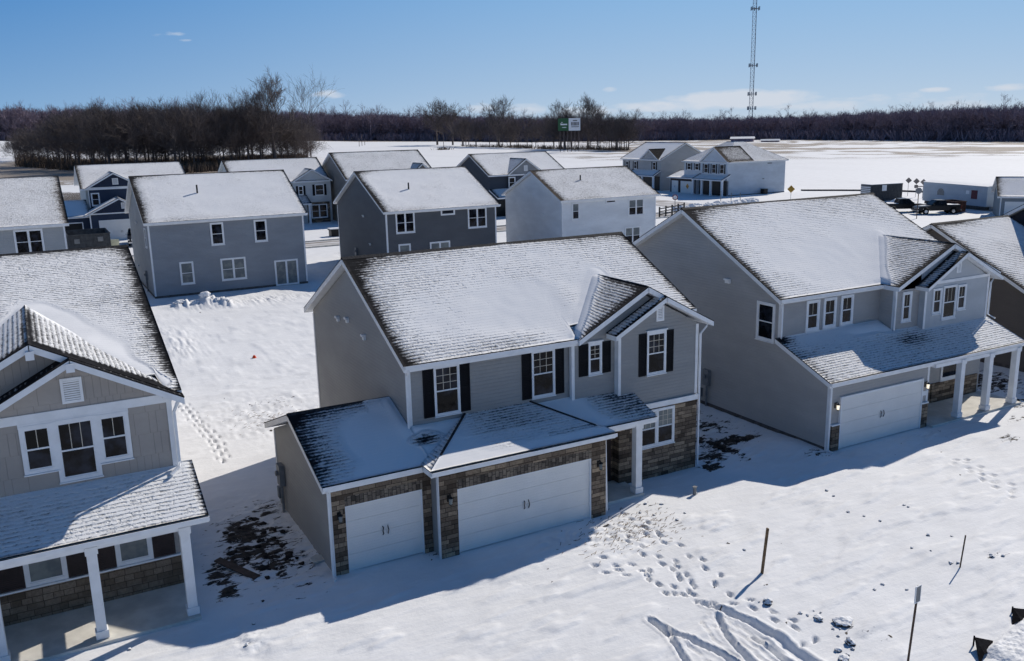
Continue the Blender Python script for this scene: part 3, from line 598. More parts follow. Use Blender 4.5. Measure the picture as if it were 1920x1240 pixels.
# ================================================================== HOUSE C (left, near)
MAT['sid_C'] = siding('taupe_siding', (.35, .325, .30), .18, vertical=False, shake=True); MAT['sid_C2'] = siding('taupe_lap', (.36, .335, .31))
h = House('house', 'taupe house with white gable trim and stone porch wall, nearest at the left edge', 'house', (-12, 8, 0))
h.add(MB().prism([(2.4, -.6), (21.4, -.6), (21.4, 6.1), (11.84, 8.87), (2.4, 6.15)], 'x', -22, -7.78), 'wall', 'sid_C2')
h.add(MB().prism([(-14.2, 3.5), (-7.75, 3.5), (-7.75, 6.0), (-11.0, 7.62), (-14.2, 6.0)], 'y', 2.12, 2.7), 'gable_wall', 'sid_C')
h.add(MB().prism([(-12.4, 3.5), (-7.76, 3.5), (-7.76, 5.9), (-10.12, 7.1), (-12.4, 5.97)], 'y', 1.9, 2.115), 'gable_wall', 'sid_C')
snC = snow_std(.94, .2, .3, .12, .35, lambda u, v, L, S: cor(u, v, L, S, 3.5, .6, .5)+cor(u, v, L-6, S, 3, .35, .5)+cor(u, v, L, 4, .5, 5, .25), 21)
vC = (-7.5, 1.9, -11.0, 7.7)
h.gable_roof_x(-22.4, -7.45, 1.75, 11.84, 21.9, 6.12, 9.06, snow=snC, drifts=[(-7.9, 2.2, -9.6, 4.6, .45, .07), (-9.2, 4.2, -10.7, 7.2, .75, .08), (-11.0, 7.2, -12, 6.0, .3, .05)], res=.11, cut=(-14.5, -7.95, 2.6))
h.gable_roof_y(-14.55, -11.0, -7.45, 6.02, 7.92, 1.65, 8.6, snow=snow_std(.78, .1, .2, .2, .4, None, 25), snow2=snow_std(.66, .3, .3, .2, .6, lambda u, v, L, S: .95*np.exp(-((u-(1.6+ (v)*1.25))/1.15)**2)-.5*(u < .55), 27), res=.1)
h.gable_roof_y(-12.85, -10.13, -7.43, 5.98, 7.44, 1.42, 2.14, snow=snow_std(.15, .1, .1, .3, .2), snow2=snow_std(.9), res=.14, slab_t=.18)
h.vent(-10.15, 6.5, 1.9, .52, .68)
for x, z in ((-10.13, 7.12),): h.add(MB().box(x-.1, x+.1, 1.35, 1.42, z-.02, z+.2), 'gable_block', 'white')
h.add(MB().box(-11.1, -10.9, 1.58, 1.65, 7.5, 7.72), 'gable_block', 'white')
tr = MB(); tr.box(-12.4, -7.72, 1.865, 1.898, 5.78, 6.02); tr.box(-7.87, -7.735, 1.865, 1.898, 3.9, 5.78).box(-7.757, -7.735, 1.898, 2.1, 3.9, 5.9).box(-7.778, -7.755, 2.4, 2.55, 0, 3.7)
h.add(tr, 'corner_trim', 'white')
tr = MB().box(-11.52, -8.86, 1.86, 1.898, 5.66, 5.78); h.add(tr, 'window_header', 'white')
h.window(-11.41, -10.82, 4.50, 5.62, 1.9, grid=(2, 1), trim=.10, sill=True); h.window(-10.62, -9.78, 4.12, 5.64, 1.9, grid=(3, 1), trim=.10); h.window(-9.58, -8.97, 4.46, 5.62, 1.9, grid=(2, 1), trim=.10)
snCP = lambda u, v, x, y, L, S: np.clip(.86-.7*np.exp(-((x+7.33)/.16)**2)+.15*np.exp(-((y-2)/.6)**2), -.3, 1.1)
roof_slope(h.root, [((-22, -.06, 3.06), (-7.34, -.06, 3.06), (-7.34, 2.02, 3.93), (-22, 2.02, 3.93))], snCP, tuple(h.o), 'porch_roof', 'shingle', .11)
h.gutter(-22, -7.34, -.07, 2.96)
h.add(MB().box(-22, -7.8, .28, .5, 2.62, 2.88).box(-8.05, -7.82, .5, 2.4, 2.62, 2.88), 'porch_beam', 'white')
for x in (-7.95, -10.25, -12.55): h.column(x, .4, .1, 2.7, .25)
h.add(MB().box(-22, -7.78, .1, 2.4, -.3, .08), 'porch_floor', 'concrete')
h.add(MB().box(-22, -7.8, 2.33, 2.398, -.2, .98), 'stone_veneer', 'stone_t'); h.add(MB().box(-22, -7.8, 2.31, 2.398, .982, 1.03), 'stone_cap', 'white')
h.window(-11.8, -10.95, 1.14, 2.55, 2.4, trim=.1, shut='LR', sw=.62, shmat='brown_shutter', glass='glass_pale', top_glass='glass'); h.window(-9.5, -8.72, 1.14, 2.55, 2.4, trim=.1, shut='LR', sw=.6, shmat='brown_shutter', glass='glass_pale')
h.downspout([(-7.5, 1.62, 5.98), (-7.62, 1.72, 5.72), (-7.7, 1.8, 5.5), (-7.7, 1.8, 4.05), (-7.75, 1.6, 3.95), (-8.0, 1.45, 3.82)], .05)

# ================================================================== second row, backs to the camera
def std_back(label, x0, x1, yf, yb, ze, zr, yr, col, lapname, wins, over=.33, snow=None, vents=(), pipe=None, ground=0, name='house', roofmat_='shingle', trimmat='white'):
    MAT[lapname] = siding(lapname, col)
    hh = House(name, label, 'house', ((x0+x1)/2, (yf+yb)/2, ground))
    hh.add(MB().prism([(yf, -.6), (yb, -.6), (yb, ze-.12), (yr, zr-.28), (yf, ze-.12)], 'x', x0, x1), 'wall', lapname)
    hh.gable_roof_x(x0-over, x1+over, yf-over, yr, yb+over, ze-.02, zr, snow=snow or snow_std(1.0, .3, .2, .15, .3), mat=roofmat_, res=.22)
    hh.gutter(x0-over, x1+over, yf-over-.01, ze-.1)
    t = MB().box(x0-.025, x0-.002, yf, yf+.12, 0, ze-.3).box(x0-.025, x0+.1, yf-.025, yf-.002, 0, ze-.15).box(x1-.1, x1+.025, yf-.025, yf-.002, 0, ze-.15).box(x0-.025, x0-.002, yb-.12, yb, 0, ze-.3).box(x0+.1, x1-.1, yf-.025, yf-.002, ze-.28, ze-.14)
    hh.add(t, 'corner_trim', trimmat)
    for wn_ in wins: hh.window(*wn_[:4], yf, trim=.11, **wn_[4])
    for (y, z) in vents: hh.sidevent(x0, y, z)
    if pipe:
        px_, py_, pz_ = pipe; hh.add(MB().tube([(px_, py_, pz_-.2), (px_, py_, pz_+.75)], .07, 8), 'vent_pipe', 'black')
    hh.add(MB().box(x0-.03, x1+.03, yf-.03, yf-.004, -.3, .16).box(x0-.03, x0-.004, yf, yb, -.3, .16), 'foundation', 'found')
    return hh
bare = lambda k=1.0: (lambda u, v, L, S: cor(u, v, 0, S, 2.4, .6, .6*k)+cor(u, v, L-1.5, S, 3.4, .35, .45*k)+cor(u, v, 0, S*.4, .6, 3, .45*k)+cor(u, v, 2.5, 0, 3.5, .5, .3*k)+cor(u, v, L-1, 0, 2.5, .5, .3*k))
hD = std_back('blue-grey house seen from behind with a sliding patio door at its right', -2.1, 10.4, 52.55, 65.4, 6.12, 9.5, 59.0, (.28, .30, .325), 'blue_grey_siding',
     [(2.75, 3.6, 4.02, 5.65, {}), (6.3, 7.15, 4.02, 5.65, {}), (.08, .95, 1.02, 2.65, dict(glass='glass_pale')), (3.32, 5.15, 1.02, 2.65, dict(units=2, glass='glass_pale')), (7.75, 9.55, .12, 2.1, dict(units=2, rail=False, glass='glass_pale', sill=False))],
     snow=snow_std(1.0, .3, .2, .15, .3, bare(), 31), vents=((60, 5.5), (62, 1.5)), pipe=(2.5, 56.0, 7.95))
h = hD; h.window(54.2, 55.0, 4.0, 5.4, -2.1, face='x', trim=.09); h.meter(-2.1, 56.5)
hE = std_back('charcoal house seen from behind with two square white-framed upper windows', 17.4, 28.35, 51.15, 64.8, 5.85, 9.1, 58.1, (.115, .12, .13), 'charcoal_siding',
     [(18.4, 20.0, 3.92, 5.58, dict(units=2)), (22.8, 24.0, 5.25, 5.65, dict(rail=False, sill=False)), (25.52, 27.25, 3.88, 5.55, dict(units=2)), (18.55, 19.5, 1.1, 2.75, dict(glass='glass_pale')), (21.6, 23.4, 1.1, 2.7, dict(units=2, glass='glass_pale'))],
     snow=snow_std(1.0, .3, .2, .15, .3, bare(), 33), vents=((57, 5), (55.5, 2.5)), pipe=(21.0, 54.4, 7.3))
hE.meter(17.4, 59.5)
hF = std_back('white house seen from behind, right of the charcoal house with square windows', 35.2, 46.5, 50.4, 61.9, 5.85, 8.5, 56.0, (.80, .82, .83), 'white_siding',
     [(36.42, 37.1, 3.95, 5.42, dict(top_glass='glass_pale')), (40.4, 41.45, 5.3, 5.5, dict(rail=False, sill=False)), (43.15, 44.9, 3.9, 5.4, dict(units=2, top_glass='glass_pale')), (42.75, 44.5, 1.0, 2.6, dict(units=2, top_glass='glass_pale'))],
     snow=snow_std(.82, .3, .25, .2, .35, bare(.8), 35), vents=((56, 5.9), (54, 4.2)), pipe=(39.4, 53.6, 7.2), roofmat_='roof_brown')
hD0 = std_back('pale grey house with double window and plain snowy roof, left edge behind', -20.5, -8.0, 52.6, 66.6, 6.52, 9.75, 59.9, (.42, .43, .43), 'pale_grey_siding', [(-11.35, -9.62, 4.45, 6.1, dict(units=2))], snow=snow_std(.82, .3, .4, .2, .35, None, 37), roofmat_='roof_brown')

# ================================================================== third row, fronts to the camera
MAT['sid_navy'] = siding('navy_siding', (.035, .05, .085)); MAT['sid_navy_dk'] = plain('navy_gable', (.012, .022, .05), .6)
h = House('house', 'navy blue house with two white-trimmed gables behind the left grey roofs', 'house', (0, 106, 0))
MAT['sid_pale2'] = siding('pale_side', (.45, .48, .47))
h.add(MB().prism([(102.3, -.6), (114.5, -.6), (114.5, 6.3), (108.4, 8.9), (102.3, 6.3)], 'x', -3.3, 9), 'wall', 'sid_pale2')
h.add(MB().prism([(-3.0, 2.5), (3.1, 2.5), (3.1, 6.4), (.05, 8.1), (-3.0, 6.4)], 'y', 102, 102.28), 'gable_wall', 'sid_navy')
h.add(MB().prism([(-2.9, 6.42), (3.0, 6.42), (.05, 8.0)], 'y', 101.95, 101.998), 'gable_infill', 'sid_navy_dk')
h.add(MB().prism([(-3.4, -.5), (3.0, -.5), (3.0, 3.4), (.1, 5.1), (-3.4, 3.35)], 'y', 98.5, 102), 'garage_wall', 'sid_navy')
h.add(MB().prism([(-3.2, 3.45), (2.9, 3.45), (.1, 4.95)], 'y', 98.45, 98.498), 'gable_infill', 'sid_navy_dk')
h.add(MB().box(-9, -3.4, 99.6, 102.3, -.5, 3.1), 'wall', 'sid_navy')
h.gable_roof_x(-3.9, 9.4, 101.9, 108.4, 114.9, 6.35, 9.1, snow=snow_std(.9, .3, .2), res=.4)
h.gable_roof_y(-3.4, .05, 3.5, 6.35, 8.25, 101.5, 106.5, snow=snow_std(.9), res=.4)
h.gable_roof_y(-3.9, .1, 3.5, 3.3, 5.25, 98.1, 102.2, snow=snow_std(.9), res=.4)
roof_slope(h.root, [((-9.2, 99.2, 3.15), (-3.3, 99.2, 3.15), (-3.3, 103.5, 4.9), (-9.2, 103.5, 4.9))], snow_std(1.1), tuple(h.o), 'porch_roof', 'shingle', .4)
h.add(MB().box(-3.3, 3.1, 101.9, 101.948, 6.3, 6.45).box(-3.4, 3.0, 98.4, 98.448, 3.3, 3.45).box(-3.45, -3.3, 98.44, 98.498, 0, 3.3).box(-3.05, -2.95, 101.95, 101.998, 3.9, 6.3), 'gable_band', 'white')
h.window(-2.65, -1.9, 4.25, 5.65, 102, trim=.12); h.vent(.25, 7.1, 101.95, .7, .8); h.vent(.6, 4.25, 98.45, .6, .75)
h.gdoor(-2.4, 2.5, 2.5, 98.45); h.add(MB().box(-8.2, -4.3, 99.56, 99.6, 0, 2.3), 'open_bay_shade_panel', 'black'); h.add(MB().box(-8.3, -4.2, 99.53, 99.598, 2.3, 2.42).box(-4.3, -4.18, 99.53, 99.598, 0, 2.3), 'door_casing', 'white')  # black panel stands for the unlit inside of the open bay

def front_house(label, x0, x1, yf, yb, ze, zr, col, nm, gx, gz, wins=(), over=.35, rot=None, name='house', snowb=.95, gcol=None):
    MAT[nm] = siding(nm, col); yr = (yf+yb)/2
    hh = House(name, label, 'house', ((x0+x1)/2, yr, 0))
    hh.add(MB().prism([(yf+.3, -.6), (yb, -.6), (yb, ze-.15), (yr, zr-.28), (yf+.3, ze-.15)], 'x', x0, x1), 'wall', nm)
    hh.gable_roof_x(x0-over, x1+over, yf-over+.2, yr, yb+over, ze, zr, snow=snow_std(snowb, .3, .25, .2, .25, bare(.7), 41), res=.4)
    a, b = gx; mid = (a+b)/2
    hh.add(MB().prism([(a+.2, -.5), (b-.2, -.5), (b-.2, ze-.15), (mid, gz-.25), (a+.2, ze-.15)], 'y', yf, yf+.4), 'gable_wall', gcol or nm)
    hh.gable_roof_y(a, mid, b, ze, gz, yf-.35, yf+4.5, snow=snow_std(.75, .1, .2), res=.4)
    return hh
h = front_house('white house with black shutters and brick lower corner, right of the blue-grey roof', 15.2, 28.2, 102.5, 114, 5.95, 9.0, (.56, .58, .58), 'offwhite_siding', (23.0, 28.8), 7.6)
h.window(26.35, 27.5, 3.9, 5.3, 102.5, shut='LR', sw=.35, trim=.08); h.window(23.95, 24.5, 4.1, 5.2, 102.5, shut='LR', sw=.3, trim=.08)
h.add(MB().box(25.0, 28.6-.35, 102.35, 102.498, -.4, 2.9), 'stone_veneer', 'stone'); h.window(25.6, 27.75, .75, 2.5, 102.35, units=2, trim=.09)
roof_slope(h.root, [((21, 101.2, 2.9), (25.3, 101.2, 2.9), (25.0, 102.5, 4.0), (21, 102.5, 4.0))], snow_std(.7), tuple(h.o), 'porch_roof', 'shingle', .4); h.column(25.0, 101.4, 0, 2.7, .26)
h = front_house('tan-sided house showing only its snowy roof and a small gable, behind the charcoal house', 29.2, 42.3, 96.5, 110, 6.2, 9.7, (.24, .22, .20), 'taupe_dark_siding', (38.2, 42.4), 8.0, snowb=.85)
h = front_house('charcoal and navy house with grey gable, behind the gap between charcoal and white houses', 49.2, 62.0, 92.5, 105, 6.0, 8.9, (.06, .07, .09), 'ink_siding', (51.9, 58.2), 8.2)
MAT['gab_grey'] = siding('grey_gable', (.27, .28, .29))
h.add(MB().prism([(52.2, 6.0), (57.9, 6.0), (55.05, 7.85)], 'y', 92.4, 92.498), 'gable_infill', 'gab_grey'); h.add(MB().box(52.1, 58, 92.37, 92.498, 5.85, 5.99), 'gable_band', 'white'); h.vent(55.05, 6.8, 92.4, .6, .8)
h.window(52.3, 53.2, 4.1, 5.5, 92.5, trim=.12)
roof_slope(h.root, [((49.0, 89.9, 2.95), (53.6, 89.9, 2.95), (53.6, 92.6, 4.0), (49.0, 92.6, 4.0))], snow_std(1.0), tuple(h.o), 'porch_roof', 'shingle', .4)
h.column(50.9, 90.2, 0, 2.8, .2); h.column(52.7, 90.2, 0, 2.8, .2); h.add(MB().box(49.4, 51.5, 92.42, 92.498, 0, 2.3), 'front_door', 'black')
h.add(MB().box(51.6, 53.5, 90.0, 90.15, .1, .95), 'porch_panel', 'gab_grey')

# G1, G2: fronts face -X  -> build in local frame (front facing -Y) and turn by -90 degrees
def turned(name, label, cx, cy):
    hh = House(name, label, 'house', (cx, cy, 0), rad(-90), local=True); return hh
MAT['sid_G1'] = siding('G_warm_grey', (.42, .42, .42)); MAT['sid_G2'] = siding('G_white', (.60, .65, .70))
# local x runs along world -Y, local y along world +X ; origin at front-left (north) corner of facade
h = turned('house', 'light grey house with dormer gable and dark porch, left behind the white hip-roofed house', 98, 128)
h.add(MB().prism([(0, -.5), (11.8, -.5), (11.8, 5.85), (5.9, 8.6), (0, 5.85)], 'x', 0, 12.4), 'wall', 'sid_G1')
h.gable_roof_x(-.35, 12.75, -.4, 5.9, 12.2, 5.9, 8.95, snow=snow_std(1.0), res=.4)
h.gable_roof_y(6.3, 9.2, 12.2, 5.95, 7.9, -.55, 3.5, snow=snow_std(.6), snow2=snow_std(-.1), res=.4); h.add(MB().prism([(6.6, 5.8), (11.9, 5.8), (9.2, 7.6)], 'y', -.2, .2), 'gable_wall', 'sid_G1')
for x in (1.1, 3.9, 10.0): h.window(x, x+.85, 4.0, 5.35, 0, shut='LR', sw=.34, trim=.07)
roof_slope(h.root, [((3.5, -1.8, 2.9), (12.4, -1.8, 2.9), (12.4, .05, 3.9), (3.5, .05, 3.9))], snow_std(1.0), (0, 0, 0), 'porch_roof', 'shingle', .4)
for x in (4.2, 8.6, 12.1): h.column(x, -1.5, 0, 2.75, .3)
h.add(MB().box(4.6, 12.2, -.06, -.004, 0, 2.7), 'porch_shade_panel', 'black')  # flat black sheet paints the deep shade under the porch roof
h.add(MB().box(12.35, 12.45, .1, 11.7, -.2, .1), 'foundation', 'found')
h = turned('house', 'white hip-roofed house with columned porch beside the street, upper right', 98.6, 109.3)
h.add(MB().box(0, 12.1, 0, 13.4, -.5, 5.8), 'wall', 'sid_G2')
h.add(MB().box(-3.4, 4.2, -.6, 5, -.5, 2.7), 'garage_wall', 'sid_G2')
hs = snow_std(.75, .3, .3, .2, .2, lambda u, v, L, S: cor(u, v, 0, S, 3, 2, .5), 51)
hip = [((-.4, -.4, 5.85), (12.5, -.4, 5.85), (7.0, 5.6, 9.2), (5.1, 5.6, 9.2)), ((12.5, -.4, 5.85), (12.5, 13.8, 5.85), (7.0, 7.8, 9.2), (7.0, 5.6, 9.2)),
       ((12.5, 13.8, 5.85), (-.4, 13.8, 5.85), (5.1, 7.8, 9.2), (7.0, 7.8, 9.2)), ((-.4, 13.8, 5.85), (-.4, -.4, 5.85), (5.1, 5.6, 9.2), (5.1, 7.8, 9.2))]
roof_slope(h.root, hip, hs, (0, 0, 0), 'roof', 'roof_brown', .4)
h.gable_roof_y(5.0, 8.7, 12.4, 5.95, 8.5, -.7, 5.5, snow=snow_std(.9), snow2=snow_std(.5, fn=bare()), mat='roof_brown', res=.4); h.add(MB().prism([(5.3, 5.8), (12.1, 5.8), (8.7, 8.2)], 'y', -.35, .3).box(5.3, 12.1, -.35, 0, 2.6, 5.8), 'gable_wall', 'sid_G2')
for x in (.9, 3.1): h.window(x, x+1.0, 4.3, 5.4, 0, shut='LR', sw=.3, trim=.07)
for x in (6.0, 8.1, 10.2): h.window(x, x+1.0, 3.9, 5.4, -.35, shut='LR', sw=.3, trim=.07)
roof_slope(h.root, [((-3.7, -1.2, 2.85), (4.4, -1.2, 2.85), (4.4, 2.2, 4.0), (-3.7, 2.2, 4.0)), ((4.4, -1.9, 2.85), (12.5, -1.9, 2.85), (12.5, .1, 3.75), (4.4, .1, 3.75))], snow_std(1.0), (0, 0, 0), 'porch_roof', 'roof_brown', .4)
h.add(MB().box(-3.2, 4.1, -.66, -.604, 0, 2.6), 'stone_veneer', 'brown_shutter'); d = h.gdoor(.0, 3.6, 2.1, -.69); h.gdoor(-2.6, -.9, 2.1, -.69)
oy = plain('orange_paint', (.62, .30, .05), .5); 
h.add(MB().prism([(1.9, .75), (2.35, 1.25), (1.9, 1.75), (1.45, 1.25)], 'y', -.745, -.725), 'diamond_sign', oy)
for x in (4.5, 6.9, 9.3, 12.2): h.column(x, -1.6, 0, 2.75, .32)
h.add(MB().box(4.8, 12.0, -.42, -.352, 0, 2.6), 'porch_shade_panel', 'black')  # black sheet across the wall, painted shade behind the columns
h.add(MB().box(12.1, 12.16, .0, 13.4, -.2, .12), 'foundation', 'found'); h.add(MB().box(12.12, 12.2, 7.9, 8.3, 2.6, 2.7).box(12.12, 12.2, 9, 10, 5.3, 5.4), 'wall_vent', 'black')

# ================================================================== right edge
h = std_back('brown single-storey house beside the porch of the dark grey house', 33.9, 40.15, .8, 16.9, 2.95, 7.2, 8.9, (.12, .105, .095), 'brown_siding', [], snow=snow_std(.92, .25, .1, .18, .3, lambda u, v, L, S: cor(u, v, 1.5, S, 1.6, .45, .8), 61))
MAT['sid_navy3'] = siding('near_black_siding', (.03, .03, .042))
h = House('house', 'near-black tall house at the right edge casting shade on the brown house', 'house', (50, 7, 0))
h.add(MB().prism([(.8, -.5), (11.7, -.5), (11.7, 5.6), (6.3, 8.75), (.8, 5.6)], 'x', 41.25, 54), 'wall', 'sid_navy3')
h.gable_roof_x(40.9, 54.4, .45, 6.3, 12.15, 5.6, 9.05, snow=snow_std(.9), res=.4)
h = House('house', 'small pale garage house with low snowy roof at the right edge beyond the pickups', 'house', (98.0, 46.6, 0), rad(-52), local=True)
MAT['sid_gb'] = siding('greyblue_siding2', (.23, .26, .28))
h.add(MB().prism([(0, -.5), (9, -.5), (9, 2.85), (4.5, 4.9), (0, 2.85)], 'x', 0, 11), 'wall', 'sid_gb')
h.add(MB().box(4.6, 4.7, -.025, -.002, 0, 2.8).box(0, .12, -.025, -.002, 0, 2.8), 'corner_trim', 'white')
h.gable_roof_x(-.4, 11.4, -.4, 4.5, 9.4, 2.95, 5.1, snow=snow_std(1.0), res=.4); h.gutter(-.4, 11.4, -.41, 2.86)
h.gdoor(.6, 4.2, 2.2, -.04)

# ================================================================== GROUND
def axis(segs):
    out = []
    for a, b, st in segs:
        n = max(1, int(round((b-a)/st))); out += list(np.linspace(a, b, n, endpoint=False))
    out.append(segs[-1][1]); return np.array(out)
def smooth(x, a, b): t = np.clip((x-a)/(b-a), 0, 1); return t*t*(3-2*t)
def hill(x, y):
    dx, dy = x-CAM[0], y-CAM[1]; D = np.hypot(dx, dy); az = np.degrees(np.arctan2(dx, dy))
    k = np.interp(az, [-30, -1.5, 11.5, 20, 30], [12, 9.9, 6.2, 3.2, .2])
    return k*smooth(D, 430, 690)+np.clip(D-720, 0, 4000)*.0*k
PADS = [(-4.2, 11.2, -.3, 13), (16.2, 28.9, -.3, 15.5), (-22, -7.7, 0, 21.5), (-2.2, 10.5, 52.4, 65.5), (17.3, 28.5, 51, 65), (35, 46.7, 50.2, 62), (33.5, 54, .5, 17)]
FOOT = {'T1': [(5.86,-1.29),(6.0,-2.53),(6.14,-3.68),(5.93,-5.15),(5.6,-5.86)], 'T2': [(2.94,-2.96),(3.64,-3.77),(4.26,-4.51),(4.33,-5.28),(4.57,-6.27),(4.75,-6.71)],
 'T3': [(5.35,-3.62),(5.02,-4.79),(4.69,-5.67)], 'T4': [(5.4,-6.09),(5.24,-6.6),(5.7,-6.95),(5.74,-7.62),(5.84,-8.3),(5.87,-8.91),(5.3,-9.27)],
 'T5': [(5.1,-1.7),(5.0,-3.2),(5.2,-4.6),(4.7,-5.6)], 'T6': [(3.4,-2.6),(4.3,-3.9),(4.0,-5.0),(4.4,-6.0)], 'L': [(-5.08,21.65),(-5.01,18.23),(-4.76,15.1),(-4.94,11.9)], 'L2': [(-4.8,21.2),(-4.75,18.0),(-4.5,15.0),(-4.7,12.1)], 'R': [(19.85,-2.84),(19.1,-4.9),(18.38,-6.95)], 'R2': [(20.3,-3.0),(19.5,-5.0),(18.9,-7.0)],
 'P': [(5.9,-.2),(6.3,-1.2),(6.0,-2.2)]}
GROOVE = [([(4.57,-6.27),(4.79,-6.89),(5.03,-7.66),(5.05,-8.42),(4.98,-9.22),(4.92,-9.98)], .11, .2, .13), ([(2.77,-6.16),(2.83,-6.81),(3.11,-7.56),(3.32,-8.24),(3.33,-8.99),(3.2,-9.8)], .10, .12, .12),
 ([(2.77,-6.25),(2.73,-7.04),(2.53,-7.63),(2.24,-8.6)], .08, .09, .11), ([(4.45,-6.95),(4.07,-7.69),(3.86,-8.42),(3.64,-9.4)], .08, .11, .12), ([(4.5,-8.2),(4.52,-8.95),(4.42,-9.9)], .06, .11, .1),
 ([(4.2,-7.0),(4.35,-8.0),(4.2,-9.6)], .03, .04, .04), ([(4.3,-6.8),(4.6,-7.8),(4.7,-9.4)], .03, .04, .04), ([(3.9,-6.9),(3.6,-7.8),(3.5,-9.2)], .03, .03, .05), ([(2.95,-6.5),(2.9,-7.4),(2.8,-8.6)], .03, .03, .05), ([(4.0,-7.2),(4.1,-8.4),(4.0,-9.6)], .03, .03, .05)]
def gheight(X, Y):
    H = .10*(fbm(X*.12, Y*.12, 3, 1)-.5)+.045*(fbm(X*.5, Y*.7, 3, 2)-.5)
    # wind crust: low elongated ripples
    r = fbm(X*.55+Y*.25, Y*2.1-X*.4, 4, 3); H = H+.055*smooth(r, .48, .70)
    H = H+.012*(fbm(X*3.1, Y*4.3, 3, 4)-.5)
    H = H+.05*smooth(fbm(X*.8, Y*.8, 3, 61), .66, .85)*(Y > 14)*(Y < 50)
    flat = np.zeros_like(H)
    for x0, x1, y0, y1 in PADS:
        d = np.hypot(np.clip(np.maximum(x0-X, X-x1), 0, None), np.clip(np.maximum(y0-Y, Y-y1), 0, None)); flat = np.maximum(flat, np.exp(-(d/1.2)**2))
    H = H*(1-.75*flat)-.02
    near = (X > -25) & (X < 45) & (Y > -16) & (Y < 60)
    # yard mound rear left, snow-covered rubble
    for (cx, cy, r_, h_) in ((.9, 47.6, 1.5, .55), (2.0, 46.6, 1.1, .5), (-.9, 47.9, .9, .35), (-2.9, 35.5, 1.3, .15), (-3.2, 32.5, 1.1, .18), (-3.0, 38.5, 1.2, .12)):
        d2 = ((X-cx)**2+(Y-cy)**2)/r_**2; rough = fbm(X*2.1, Y*2.1, 3, 8)
        H = H+h_*np.exp(-d2*1.3)*(.25+1.5*np.abs(rough-.5)*2+.5*rough)
    # mild drift banks against walls
    H = H+.12*np.exp(-((X-14.8)/1.6)**2-((Y-1.6)/.8)**2)+.18*np.exp(-((X-15.6)/.7)**2-((Y-1.0)/1.4)**2)
    # footprints
    for k, (nm, pl) in enumerate(FOOT.items()):
        d = 0; side = 1; rng = random.Random(k)
        for (x0, y0), (x1, y1) in zip(pl[:-1], pl[1:]):
            L = math.hypot(x1-x0, y1-y0); ux, uy = (x1-x0)/L, (y1-y0)/L; t = rng.uniform(.1, .25)
            while t < L:
                cx = x0+ux*t-uy*.13*side+rng.uniform(-.05, .05); cy = y0+uy*t+ux*.13*side+rng.uniform(-.05, .05); side *= -1
                a = (X-cx)*ux+(Y-cy)*uy; b = -(X-cx)*uy+(Y-cy)*ux; q = np.sqrt((a/.15)**2+(b/.065)**2)
                dep = rng.uniform(.08, .15); H = H-dep*(1-smooth(q, .6, 1.2))
                t += rng.uniform(.36, .5)
    for pl, w0, w1, dp in GROOVE:
        L = sum(math.dist(a, b) for a, b in zip(pl[:-1], pl[1:])); acc_ = 0; best = np.full(X.shape, 9.); wbest = np.full(X.shape, .1); tt_ = np.zeros(X.shape)
        for a, b in zip(pl[:-1], pl[1:]):
            dd, tt = segd(X, Y, *a, *b); l_ = math.dist(a, b); wv = w0+(w1-w0)*(acc_+tt*l_)/L; better = dd/wv < best; best = np.where(better, dd/wv, best); acc_ += l_
        jag = .85+.35*fbm(X*4, Y*4, 2, 17); H = H-dp*(1-smooth(best, .5*jag, 1.15*jag))+dp*.3*np.exp(-((best-1.5)/.35)**2)
    for (cx, cy, rx, ry, am) in ((3.2, -.9, 2.2, .45, .09), (5.0, -1.7, 1.5, 1.1, .07), (21.3, -.7, 1.8, .5, .10), (17.5, -.8, 1.6, .5, .06), (-2, 17, 2.5, 3.0, .10), (5, 47, 5, 1.5, .15), (-4.8, 4, 1.5, 4, .08), (13.5, 4, 2, 3, .10), (-3, 35, 1.5, 5, .10)):
        H = H+am*np.exp(-((X-cx)/rx)**2-((Y-cy)/ry)**2)*(fbm(X*4.2, Y*5.5, 3, 91)-.45)*2
    # churned patch at the bottom left
    q = np.exp(-((X+6.9)/.45)**2-((Y+1.6)/.9)**2); H = H+.1*q*(fbm(X*5, Y*5, 3, 23)-.5)*2
    return H
